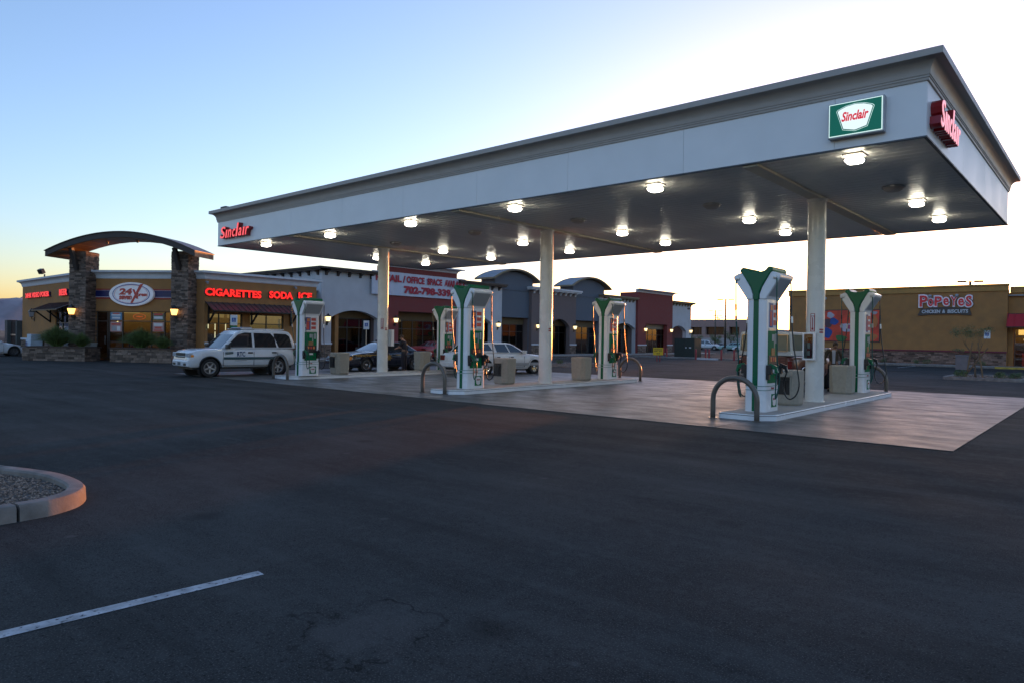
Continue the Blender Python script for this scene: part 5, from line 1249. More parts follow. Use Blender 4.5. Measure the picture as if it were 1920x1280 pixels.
def car(name, label, cat, loc, rz, P, group=None):
    car_glass = P.get('glass') or globals()['car_glass']
    """P: L W H r wb(front,rear x) deck [(x,z)] sill, belt y-data; x forward"""
    t = thing(name, label, cat, loc, rz, group); F = wm(t); L, W = P['L'], P['W']; r = P['r']
    xf, xr = P['xf'], P['xr']; Ra = r*P.get('arch', 1.17)
    xs = set([-L/2, -L/2+.02, -L/2+.07, -L/2+.15, -L/2+.3, L/2-.3, L/2-.15, L/2-.07, L/2-.02, L/2])
    for k in range(13):
        for xw in (xf, xr): xs.add(xw+Ra*math.cos(PI*k/12))
    for k in range(28): xs.add(-L/2+L*k/27)
    xs |= {a for a, b in P['deck']}
    xs = sorted(xs); rings = []
    for x in xs:
        zt = interp(P['deck'], x); zb = interp(P['sill'], x)
        for xw in (xf, xr):
            d = abs(x-xw)
            if d < Ra-1e-6: zb = max(zb, r+math.sqrt(max(0, Ra*Ra-d*d)))
        e = min(x+L/2, L/2-x); k = 1-min(1, e/.55)
        hw = W/2*(1-.15*k**2.2) ; zt2 = zt
        zm = (zb+zt)/2
        zb = min(zb, zt-.09)
        z1, z2, z3 = zb+(zt-zb)*.12, zb+(zt-zb)*.55, zt-min(.13, (zt-zb)*.28)
        ring = [(x, 0, zb), (x, -hw*.9, zb), (x, -hw*.975, z1), (x, -hw, z2), (x, -hw*.985, z3), (x, -hw*.93, zt-.025), (x, -hw*.80, zt), (x, 0, zt+.02)]
        ring += [(a, -b, c) for a, b, c in ring[1:-1][::-1]]
        rings.append(ring)
    body = MB(F).loft(rings).build('body', P['paint'], t, smooth=38)
    # dark wheel housings and floor
    q = MB(F).box(-L/2+.25, -W/2+.16, P['floor'], L/2-.25, W/2-.16, P['floor']+.25)
    for xw in (xf, xr):
        for s in (-1, 1):
            q.lathe([(Ra-.01, 0), (Ra-.01, .26), (.02, .26)], 22, Matrix.Translation((xw, s*(W/2-.04), r)) @ Matrix.Rotation(PI/2*s, 4, 'X'))
    q.build('underbody', black_trim, t)
    # greenhouse
    G = P['green']; zb0 = P['belt']; zr = P['roof']; yb, yr = P['yb'], P['yr']
    yo = lambda z: yb+(yr-yb)*max(0, min(1, (z-zb0)/(zr-zb0)))
    n = len(G); vs = [(x, -yo(z), z) for x, z in G]+[(x, yo(z), z) for x, z in G]
    fs = [list(range(n)), list(range(2*n-1, n-1, -1))]+[((i+1) % n, i, n+i, n+(i+1) % n) for i in range(n)]
    cab = MB(F).add(vs, fs).build('cabin', P.get('roofpaint', P['paint']), t, bevel=P.get('rb', .05), seg=3)
    for w_ in P['win']:
        for s in (-1, 1):
            wv = [(x, s*(yo(z)+.004), z) for x, z in w_]+[(x, s*(yo(z)-.02), z) for x, z in w_]; m = len(w_)
            MB(F).add(wv, [list(range(m)), list(range(2*m-1, m-1, -1))]+[((i+1) % m, i, m+i, m+(i+1) % m) for i in range(m)]).build('side_window', car_glass, t)
    for nm, (a, b), (ta, tb), ins in P['screens']:
        a = Vector(a); b = Vector(b); d = (b-a); nr = Vector((-d.y, d.x)).normalized()
        if nr.x*(1 if nm == 'windscreen' else -1) < 0: nr = -nr
        rings = []
        for tt_ in (ta, .5*(ta+tb), tb):
            p = a+d*tt_; y = yo(p.y)-ins; row = []
            for k in range(7): u_ = -1+k/3; row.append((p.x+nr.x*(.006+.012*(1-u_*u_)), y*u_, p.y+nr.y*(.006+.012*(1-u_*u_))))
            rings.append(row)
        back = [[(x-nr.x*.03, y, z-nr.y*.03) for x, y, z in row] for row in rings]
        q = MB(F); q.loft(rings, closed=False, caps=False); q.loft(back, closed=False, caps=False)
        edge = rings[0]+[r_[-1] for r_ in rings[1:]]+rings[-1][::-1][1:]+[rings[1][0]]; eb = back[0]+[r_[-1] for r_ in back[1:]]+back[-1][::-1][1:]+[back[1][0]]
        q.loft([edge, eb], caps=False); q.build(nm, car_glass, t, smooth=40)
    for xw in (xf, xr):
        for s in (-1, 1): wheel(xw, s*(W/2-P.get('tw', .21)/2-.03), r, P.get('tw', .21), s, t, P.get('rim', alloy), P.get('spokes', 5))
    # arch lips
    for xw in (xf, xr):
        for s in (-1, 1):
            pts = [(xw+(Ra+.005)*math.cos(a), s*(W/2+.004), r+(Ra+.005)*math.sin(a)) for a in [PI*k/16 for k in range(17)]]
            MB(F).tube(pts, .022, 6).build('wheel_arch', P.get('lip', P['paint']), t, smooth=True)
    # doors: shut lines as recessed dark gaps, handles
    for (x0, x1) in P['doors']:
        for s in (-1, 1):
            zt_ = zb0-.03; z0 = P['doorz']
            q = MB(F)
            for xx in (x0, x1): q.box(xx-.006, s*(W/2-.03), z0, xx+.006, s*(W/2+.0015), zt_-.10)
            q.box(x0, s*(W/2-.05), z0-.006, x1, s*(W/2-.0), z0+.006)
            q.build('door_gap', black_trim, t)
            MB(F).obox((x0+.16, s*(W/2+.008), zt_-.14), (.10, .022, .028)).build('door_handle', P.get('handle', black_trim), t, bevel=.008)
    for s in (-1, 1):
        mx, mz = P['mirror']
        m_ = MB(F).obox((mx, s*(W/2+.10), mz), (.07, .12, .085)).build('mirror', P.get('mirrorpaint', black_trim), t, bevel=.025)
        MB(F).bar((mx, s*(W/2-.10), mz-.04), (mx, s*(W/2+.02), mz-.02), .05).build('mirror_arm', black_trim, m_)
    return t, F
def lamp_pair(t, F, nm, mat, pts, W):
    """pts: list of (x,y,z) outline corners for the left lamp (8 box corners from min/max)"""
    for s in (-1, 1):
        (x0, y0, z0), (x1, y1, z1) = pts
        MB(F).box(x0, s*y0, z0, x1, s*y1, z1).build(nm, mat, t, bevel=.02)

# --- white utility vehicle beside the left island
SA = rad(265.8)
white_car = M('white_car_paint', (.66, .69, .73), .25, var=.02, coat=.7)
sL, sW = 4.86, 1.88
# body frame: near (left-hand in picture) side is local +y or -y; nose points to -Y
SUVP = dict(L=sL, W=sW, r=.375, xf=1.44, xr=-1.43, arch=1.16, paint=white_car, floor=.32, belt=1.10, roof=1.79, yb=.91, yr=.74, tw=.24,
    deck=[(-2.43, .72), (-2.40, .95), (-2.33, 1.08), (-1.2, 1.10), (.95, 1.10), (1.1, 1.09), (1.7, 1.07), (2.15, 1.01), (2.34, .94), (2.41, .78), (2.43, .62)],
    sill=[(-2.43, .52), (-2.2, .44), (-1.9, .40), (2.0, .40), (2.3, .40), (2.43, .46)],
    green=[(1.02, 1.08), (.42, 1.62), (.22, 1.74), (.02, 1.79), (-1.7, 1.79), (-2.04, 1.73), (-2.18, 1.60), (-2.40, 1.08)], rb=.06,
    win=[[(.82, 1.14), (.28, 1.61), (-.02, 1.69), (-.30, 1.68), (-.30, 1.14)], [(-.40, 1.14), (-.40, 1.68), (-1.13, 1.67), (-1.30, 1.50), (-1.36, 1.14)], [(-1.46, 1.14), (-1.28, 1.55), (-1.28, 1.67), (-1.85, 1.65), (-2.03, 1.56), (-2.16, 1.14)]],
    screens=[('windscreen', ((1.02, 1.08), (.42, 1.62)), (.05, .97), .09), ('rear_screen', ((-2.40, 1.08), (-2.18, 1.60)), (.1, .92), .12)],
    doors=[(-.36, .92), (-1.40, -.36)], doorz=.46, mirror=(.80, 1.16), lip=black_trim, rim=alloy)
_f = lambda z: z if z < .6 else .6+(z-.6)*1.09
for _k in ('deck', 'green'): SUVP[_k] = [(a, _f(b)) for a, b in SUVP[_k]]
SUVP['win'] = [[(a, _f(b)) for a, b in w_] for w_ in SUVP['win']]; SUVP['screens'] = [(n_, tuple((a, _f(b)) for a, b in pr), tr_, ins) for n_, pr, tr_, ins in SUVP['screens']]
SUVP['belt'] = _f(SUVP['belt']); SUVP['roof'] = _f(SUVP['roof']); SUVP['mirror'] = (.78, 1.22)
# rear doors shut-line handles sit at the rear edge of each door
fw_pos = Vector((-24.66, -1.81, 0))                       # near front wheel on the ground
dirv = Vector((math.cos(SA), math.sin(SA), 0)); lat = Vector((-dirv.y, dirv.x, 0))
loc = fw_pos - dirv*1.44 - lat*(sW/2-.1)
suv, F = car('utility_vehicle', 'white utility vehicle with RTC lettering and roof light bar parked by the left island', 'suv', loc, SA, SUVP)
for s in (-1, 1):
    MB(F).box(-1.36, s*(sW/2-.01), .70, .90, s*(sW/2+.022), .80).build('side_moulding', M('teal_moulding', (.03, .075, .09), .4) if s < 0 else bpy.data.materials['teal_moulding'], suv, bevel=.01)
    MB(F).bar((.1, s*.66, 1.935), (-1.8, s*.66, 1.935), .035).build('roof_rail', white_car, suv)
lamp_pair(suv, F, 'headlight', lens_clear, ((2.12, .50, .80), (2.42, .87, .97)), sW)
lamp_pair(suv, F, 'indicator', lens_amber, ((2.16, .80, .80), (2.30, .925, .90)), sW)
lamp_pair(suv, F, 'tail_light', lens_red, ((-2.42, .70, .82), (-2.25, .93, 1.15)), sW)
gr = MB(F).box(2.30, -.48, .77, 2.425, .48, .96).build('grille', black_trim, suv, bevel=.01)
MB(F).box(2.40, -.52, .79, 2.44, .52, .835).build('grille_bar', chrome, gr, bevel=.01)
MB(F).box(2.15, -.80, .42, 2.47, .80, .68).build('front_bumper', white_car, suv, bevel=.05)
MB(F).box(2.44, -.19, .47, 2.482, .12, .60).build('number_plate', M('plate_blue', (.06, .10, .14), .5), suv, bevel=.005)
for s in (-1, 1): MB(F).box(2.44, s*.42, .47, 2.478, s*.70, .56).build('fog_slot', black_trim, suv)
lb = MB(F).box(-.45, -.52, 1.935, .0, .52, 2.005).build('light_bar', M('light_bar_lens', (.20, .25, .34), .2, coat=.5), suv, bevel=.015)
MB(F).box(-.50, -.60, 1.89, .05, .60, 1.935).build('light_bar_base', black_trim, lb)
MB(F).box(-.43, .40, 1.94, -.02, .54, 2.01).build('end_lens', lens_clear, lb, bevel=.01)
# visible flank is local -y?  build lettering on both flanks, reading correctly from outside
for s in (-1, 1):
    FS_ = F @ Matrix.Translation((0, s*sW/2, 0)) @ (Matrix.Rotation(0, 4, 'Z') if s < 0 else Matrix.Rotation(PI, 4, 'Z'))
    x0 = (lambda a: a if s < 0 else -a)
    a, b = sorted((x0(.02), x0(.36))); lettering('RTC', 'lettering', M('door_blue', (.02, .06, .16), .5), suv, FS_, a, b, .82, 1.02, y=-.002, depth=.006, offset=.03)
    a, b = sorted((x0(.52), x0(.86))); MB(FS_).bar((a, -.004, .90), (b, -.004, .95), .006, .03).bar((a, -.004, .97), (b, -.004, .99), .006, .05).build('door_stripe', bpy.data.materials['teal_moulding'], suv)
    a, b = sorted((x0(-.05), x0(.45))); MB(FS_).box(a, -.006, .645, b, -.001, .67).build('small_print', grey_panel, suv)

def _kids(o):
    r = []
    for c in bpy.data.objects:
        if c.parent == o: r += [c]+_kids(c)
    return r
for o in _kids(suv):                     # shorter overhangs at nose and tail
    for v in o.data.vertices:
        if v.co.x > 1.83: v.co.x = 1.83+(v.co.x-1.83)*.72
        elif v.co.x < -1.82: v.co.x = -1.82+(v.co.x+1.82)*.78
def sedan(P0, name, label, cat, loc, rz, group=None): return car(name, label, cat, loc, rz, P0, group)
# --- dark patrol sedan behind the left island
navy = M('patrol_navy', (.012, .014, .03), .22, var=.05, coat=.8); blue_top = M('patrol_blue', (.035, .07, .17), .25, coat=.7)
CP = dict(L=5.38, W=1.96, r=.34, xf=1.55, xr=-1.36, arch=1.13, paint=navy, floor=.22, belt=.98, roof=1.43, yb=.90, yr=.66, tw=.22,
    deck=[(-2.69, .62), (-2.66, .86), (-2.55, .97), (-1.75, 1.0), (-1.0, 1.0), (.95, .99), (1.2, .97), (2.0, .90), (2.45, .82), (2.6, .72), (2.69, .55)],
    sill=[(-2.69, .42), (-2.5, .30), (-2.2, .26), (2.3, .26), (2.55, .28), (2.69, .40)],
    green=[(1.05, .98), (.35, 1.33), (.15, 1.40), (-.1, 1.43), (-.75, 1.42), (-1.0, 1.37), (-1.62, .99)], rb=.05,
    win=[[(.80, 1.02), (.28, 1.29), (.05, 1.36), (-.20, 1.37), (-.20, 1.02)], [(-.28, 1.02), (-.28, 1.37), (-.72, 1.36), (-1.02, 1.22), (-1.05, 1.02)], [(-1.12, 1.02), (-1.1, 1.16), (-1.36, 1.02)]],
    screens=[('windscreen', ((1.05, .98), (.35, 1.33)), (.05, .97), .08), ('rear_screen', ((-1.62, .99), (-1.0, 1.37)), (.06, .94), .10)],
    doors=[(-.24, .95), (-1.15, -.24)], doorz=.36, mirror=(.72, 1.05), rim=chrome, spokes=0, roofpaint=navy)
CA = rad(267.1); dirv = Vector((math.cos(CA), math.sin(CA), 0)); lat = Vector((-dirv.y, dirv.x, 0))
loc = Vector((-24.81, 6.0, 0)) - dirv*1.55 - lat*(1.96/2-.1)
cop, F = car('patrol_car', 'dark blue patrol sedan with gold star badge and roof lights behind the left island', 'police car', loc, CA, CP)
MB(F).add([(-2.5, -.86, .985), (-1.66, -.86, 1.008), (-1.66, .86, 1.008), (-2.5, .86, .985), (-2.5, -.86, .975), (-1.66, -.86, .99), (-1.66, .86, .99), (-2.5, .86, .975)], [(0,1,2,3),(7,6,5,4),(0,4,5,1),(1,5,6,2),(2,6,7,3),(3,7,4,0)]).build('boot_lid', blue_top, cop)
q = MB(F); rg = []
for x in [1.12+(2.42-1.12)*k/8 for k in range(9)]:
    z = interp(CP['deck'], x)+.012; rg.append([(x, -.74, z-.01), (x, -.3, z+.014), (x, .3, z+.014), (x, .74, z-.01)])
q.loft(rg, closed=False, caps=False); q.build('bonnet', blue_top, cop, smooth=True)
lamp_pair(cop, F, 'headlight', lens_clear, ((2.42, .52, .60), (2.64, .80, .74)), 1.96); lamp_pair(cop, F, 'indicator', lens_amber, ((2.22, .76, .58), (2.54, .945, .73)), 1.96)
lamp_pair(cop, F, 'tail_light', lens_red, ((-2.68, .55, .68), (-2.55, .90, .88)), 1.96)
MB(F).box(2.5, -.9, .36, 2.72, .9, .54).build('front_bumper', navy, cop, bevel=.04); MB(F).box(-2.72, -.9, .36, -2.5, .9, .58).build('rear_bumper', navy, cop, bevel=.04)
MB(F).box(2.62, -.45, .58, 2.68, .45, .72).build('grille', black_trim, cop); MB(F).box(-2.74, -.2, .62, -2.69, .2, .74).build('number_plate', poster_white, cop)
lb = MB(F).box(-.30, -.55, 1.45, .02, .55, 1.54).build('light_bar', M('bar_dark', (.05, .05, .08), .2, coat=.5), cop, bevel=.02); MB(F).box(-.28, .35, 1.46, .0, .56, 1.55).build('end_lens', lens_amber, lb, bevel=.01)
gold = M('gold_print', (.42, .25, .05), .4)
for s in (-1, 1):
    FS_ = F @ Matrix.Translation((0, s*1.96/2, 0)) @ (Matrix.Rotation(0, 4, 'Z') if s < 0 else Matrix.Rotation(PI, 4, 'Z')); sg = 1 if s < 0 else -1
    c0 = .25*sg; st_ = [(c0+(.20 if k % 2 == 0 else .09)*math.cos(PI/2+k*PI/7), .70+(.20 if k % 2 == 0 else .09)*math.sin(PI/2+k*PI/7)) for k in range(14)]
    MB(FS_).prism(st_, -.008, -.001).build('star_badge', gold, cop)
    MB(FS_).box(min(2.35*sg, .98*sg), -.010, .80, max(2.35*sg, .98*sg), -.0, .835).box(min(-.05*sg, -1.1*sg), -.008, .80, max(-.05*sg, -1.1*sg), -.001, .84).build('gold_stripe', gold, cop)
    a, b = sorted((1.3*sg, 2.1*sg)); lettering('STATE', 'lettering', gold, cop, FS_, a, b, .735, .79, y=.012, depth=.03, offset=.02)
# --- white long sedan / limousine style between the left and middle islands
WP = dict(L=5.45, W=1.93, r=.345, xf=1.62, xr=-1.38, arch=1.13, paint=white_car, floor=.22, belt=1.0, roof=1.50, yb=.90, yr=.70, tw=.22,
    deck=[(-2.72, .66), (-2.69, .90), (-2.6, 1.0), (-1.7, 1.02), (.95, 1.01), (1.15, .99), (2.0, .92), (2.5, .82), (2.66, .70), (2.72, .52)],
    sill=[(-2.72, .42), (-2.5, .30), (-2.2, .26), (2.3, .26), (2.55, .30), (2.72, .42)],
    green=[(1.12, 1.0), (.45, 1.38), (.22, 1.47), (-.05, 1.50), (-1.55, 1.50), (-1.85, 1.46), (-2.25, 1.01)], rb=.05,
    win=[[(.92, 1.05), (.36, 1.36), (.12, 1.43), (-.06, 1.43), (.10, 1.05)], [(.02, 1.05), (-.14, 1.43), (-.80, 1.43), (-.72, 1.05)], [(-.95, 1.12), (-1.15, 1.43), (-1.62, 1.43), (-1.80, 1.38), (-1.95, 1.12)]],
    screens=[('windscreen', ((1.12, 1.0), (.45, 1.38)), (.05, .97), .08), ('rear_screen', ((-2.25, 1.01), (-1.85, 1.46)), (.1, .92), .14)],
    doors=[(-.02, .95), (-.85, -.02)], doorz=.36, mirror=(.85, 1.06), rim=chrome, spokes=9, mirrorpaint=white_car, handle=chrome)
WA = rad(81.1); dirv = Vector((math.cos(WA), math.sin(WA), 0)); lat = Vector((-dirv.y, dirv.x, 0))
loc = Vector((-19.05, 11.8, 0)) - dirv*1.62 + lat*(1.93/2-.1)
wc, F = car('white_sedan', 'long white sedan parked behind the middle island facing away to the right', 'car', loc, WA, WP)
for s in (-1, 1): MB(F).box(-2.5, s*(1.93/2-.02), .42, 2.45, s*(1.93/2+.012), .56).build('lower_trim', M('grey_trim', (.30, .31, .33), .4) if s < 0 else bpy.data.materials['grey_trim'], wc, bevel=.01)
lamp_pair(wc, F, 'headlight', lens_clear, ((2.45, .50, .62), (2.68, .85, .78)), 1.93); lamp_pair(wc, F, 'tail_light', lens_red, ((-2.74, .55, .66), (-2.6, .90, .90)), 1.93)
MB(F).box(2.5, -.9, .36, 2.76, .9, .56).build('front_bumper', white_car, wc, bevel=.04); MB(F).box(-2.78, -.9, .36, -2.5, .9, .60).build('rear_bumper', white_car, wc, bevel=.04)
# --- two-tone pickup with camper shell between middle and right island
brown_car = M('red_brown_paint', (.14, .035, .022), .35, var=.25, scale=3, coat=.3)
shell_white = M('camper_white', (.55, .56, .56), .5, var=.06)
TP = dict(L=5.1, W=1.92, r=.39, xf=1.62, xr=-1.45, arch=1.22, paint=brown_car, floor=.40, belt=1.28, roof=2.07, yb=.92, yr=.86, tw=.24,
    deck=[(-2.55, .95), (-2.53, 1.24), (-2.3, 1.28), (.4, 1.28), (.9, 1.26), (1.1, 1.20), (2.2, 1.12), (2.45, 1.05), (2.55, .9)],
    sill=[(-2.55, .58), (-2.3, .52), (2.2, .50), (2.55, .56)],
    green=[(1.0, 1.24), (.55, 1.78), (.42, 1.90), (-.30, 1.93), (-.32, 2.05), (-.5, 2.07), (-2.45, 2.07), (-2.52, 2.0), (-2.53, 1.27)], rb=.03,
    glass=M('camper_glass', (.16, .20, .17), .10, var=.1, coat=.4), win=[[(.72, 1.32), (.40, 1.74), (-.18, 1.78), (-.18, 1.32)], [(-.50, 1.45), (-.50, 1.98), (-1.38, 1.98), (-1.38, 1.45)], [(-1.43, 1.45), (-1.43, 1.98), (-2.42, 1.98), (-2.42, 1.45)]],  # pale opaque glass colour stands in for brightness seen through the windows
    screens=[('windscreen', ((1.0, 1.24), (.55, 1.78)), (.08, .92), .08), ('rear_screen', ((-2.53, 1.27), (-2.525, 2.0)), (.22, .95), .05)],
    doors=[(-.22, .95)], doorz=.62, mirror=(.72, 1.45), rim=chrome, spokes=8, roofpaint=shell_white, mirrorpaint=chrome, handle=chrome, lip=chrome)
pk, F = car('pickup_truck', 'red-brown pickup with a white camper shell parked behind the right front pump', 'pickup', (-6.36, 11.25, 0), rad(90), TP)
MB(F).box(-2.66, -.92, .56, -2.50, .92, .74).build('rear_bumper', chrome, pk, bevel=.03); MB(F).box(2.48, -.95, .55, 2.66, .95, .74).build('front_bumper', chrome, pk, bevel=.03)
tg = MB(F).box(-2.575, -.76, .80, -2.54, .76, 1.22).build('tailgate', M('brown_dark', (.10, .03, .02), .45), pk, bevel=.01)
for z in (.88, .96, 1.04, 1.12): MB(F).box(-2.585, -.7, z, -2.57, .7, z+.03).build('tailgate_rib', brown_car, tg)
lamp_pair(pk, F, 'tail_light', lens_red, ((-2.58, .79, .84), (-2.50, .93, 1.10)), 1.92); lamp_pair(pk, F, 'headlight', lens_clear, ((2.45, .58, .82), (2.57, .82, 1.0)), 1.92)
for s in (-1, 1): MB(F).box(-2.5, s*(.955), 1.18, .9, s*(.975), 1.22).build('chrome_strip', chrome, pk)
q = MB(F)
for z in (1.44, 1.98): q.box(-2.562, -.78, z-.03, -2.549, .78, z)
for y in (-.78, -.1, .76): q.box(-2.563, y, 1.44, -2.549, y+.02, 1.95)
q.build('window_frame', chrome, pk)
# --- red car far behind the patrol car
red_car = M('red_car_paint', (.30, .012, .02), .3, coat=.6)
RP = dict(CP); RP.update(paint=red_car, roofpaint=red_car, rim=alloy, spokes=5, L=4.9, xf=1.4, xr=-1.3)
RP['deck'] = [(a*.91, b+.06) for a, b in CP['deck']]; RP['sill'] = [(a*.91, b) for a, b in CP['sill']]
rc, F = car('red_sedan', 'red sedan parked near the maroon bay behind the patrol car', 'car', (-35.6, 21.2, 0), rad(90), RP)
lamp_pair(rc, F, 'tail_light', lens_red, ((-2.47, .50, .72), (-2.36, .88, .92)), 1.9); lamp_pair(rc, F, 'headlight', lens_clear, ((2.25, .5, .64), (2.42, .82, .78)), 1.9)
# --- white coupe and van at the left edge
KP = dict(L=4.45, W=1.78, r=.33, xf=1.35, xr=-1.25, arch=1.15, paint=white_car, floor=.2, belt=.88, roof=1.32, yb=.82, yr=.60, tw=.21,
    deck=[(-2.22, .55), (-2.2, .85), (-2.0, .93), (-1.2, .92), (.6, .90), (.9, .88), (1.6, .76), (2.05, .62), (2.18, .5), (2.22, .38)],
    sill=[(-2.22, .34), (-2.0, .22), (2.0, .2), (2.22, .24)],
    green=[(.85, .87), (.15, 1.22), (-.1, 1.31), (-.6, 1.31), (-1.1, 1.18), (-1.75, .91)], rb=.05,
    win=[[(.62, .92), (.08, 1.18), (-.15, 1.25), (-.55, 1.25), (-.55, .92)], [(-.62, .92), (-.62, 1.25), (-1.05, 1.12), (-1.25, .92)]],
    screens=[('windscreen', ((.85, .87), (.15, 1.22)), (.05, .97), .07), ('rear_screen', ((-1.75, .91), (-1.1, 1.18)), (.06, .94), .08)],
    doors=[(-.6, .75)], doorz=.28, mirror=(.55, .95), rim=M('dark_alloy', (.10, .10, .11), .4, metal=.6), spokes=5, mirrorpaint=white_car)
KA = rad(88); dirv = Vector((math.cos(KA), math.sin(KA), 0)); lat = Vector((-dirv.y, dirv.x, 0))
loc = Vector((-54.7, -1.06, 0)) - dirv*1.35 + lat*(1.78/2-.1)
kc, F = car('white_coupe', 'white coupe entering the left edge of the picture beside the planter', 'car', loc, KA, KP)
lamp_pair(kc, F, 'headlight', lens_clear, ((1.95, .50, .50), (2.12, .80, .60)), 1.78); MB(F).box(2.0, -.8, .24, 2.27, .8, .42).build('front_bumper', white_car, kc, bevel=.05)
VP = dict(L=5.2, W=1.98, r=.36, xf=1.7, xr=-1.5, arch=1.13, paint=white_car, floor=.3, belt=1.15, roof=2.15, yb=.95, yr=.84, tw=.22,
    deck=[(-2.6, .8), (-2.58, 1.1), (-2.5, 1.16), (1.3, 1.16), (1.6, 1.12), (2.3, .98), (2.52, .8), (2.6, .6)], sill=[(-2.6, .45), (-2.3, .38), (2.3, .36), (2.6, .42)],
    green=[(1.75, 1.12), (1.0, 1.85), (.7, 2.10), (.4, 2.15), (-2.45, 2.15), (-2.55, 2.0), (-2.58, 1.15)], rb=.06,
    win=[[(1.45, 1.2), (.92, 1.75), (.35, 1.80), (.35, 1.2)]], screens=[('windscreen', ((1.75, 1.12), (1.0, 1.85)), (.05, .95), .08)],
    doors=[(.3, 1.4)], doorz=.5, mirror=(1.35, 1.35), rim=alloy, spokes=5)
vn, F = car('white_van', 'white van behind the coupe at the left edge', 'van', (-64.2, -3.2, 0), rad(80), VP)
# --- cars in the far lot, seen between the shops and the restaurant
def far_car(label, loc, rz, pp_, kind): return car('parked_car', label, 'car', loc, rz, pp_, 'cars parked before the office block')
FP1 = dict(SUVP); f1, _ = far_car('white utility vehicle parked before the office block, left one', (-57.6, 112.5, 0), rad(15), FP1, 0)
FP2 = dict(WP); FP2['paint'] = M('pale_green_car', (.25, .40, .38), .3, coat=.5); FP2['roofpaint'] = FP2['paint']; far_car('pale green and white car parked before the office block, right one', (-52.2, 112.0, 0), rad(200), FP2, 1)
FP3 = dict(KP); FP3['paint'] = M('dark_far_car', (.03, .03, .035), .3, coat=.5); FP3['roofpaint'] = FP3['paint']; far_car('dark car parked before the office block between two pale cars', (-55.0, 113.8, 0), rad(10), FP3, 2)
far_car('white coupe parked before the office block, rightmost', (-49.3, 110.6, 0), rad(195), dict(KP), 3)

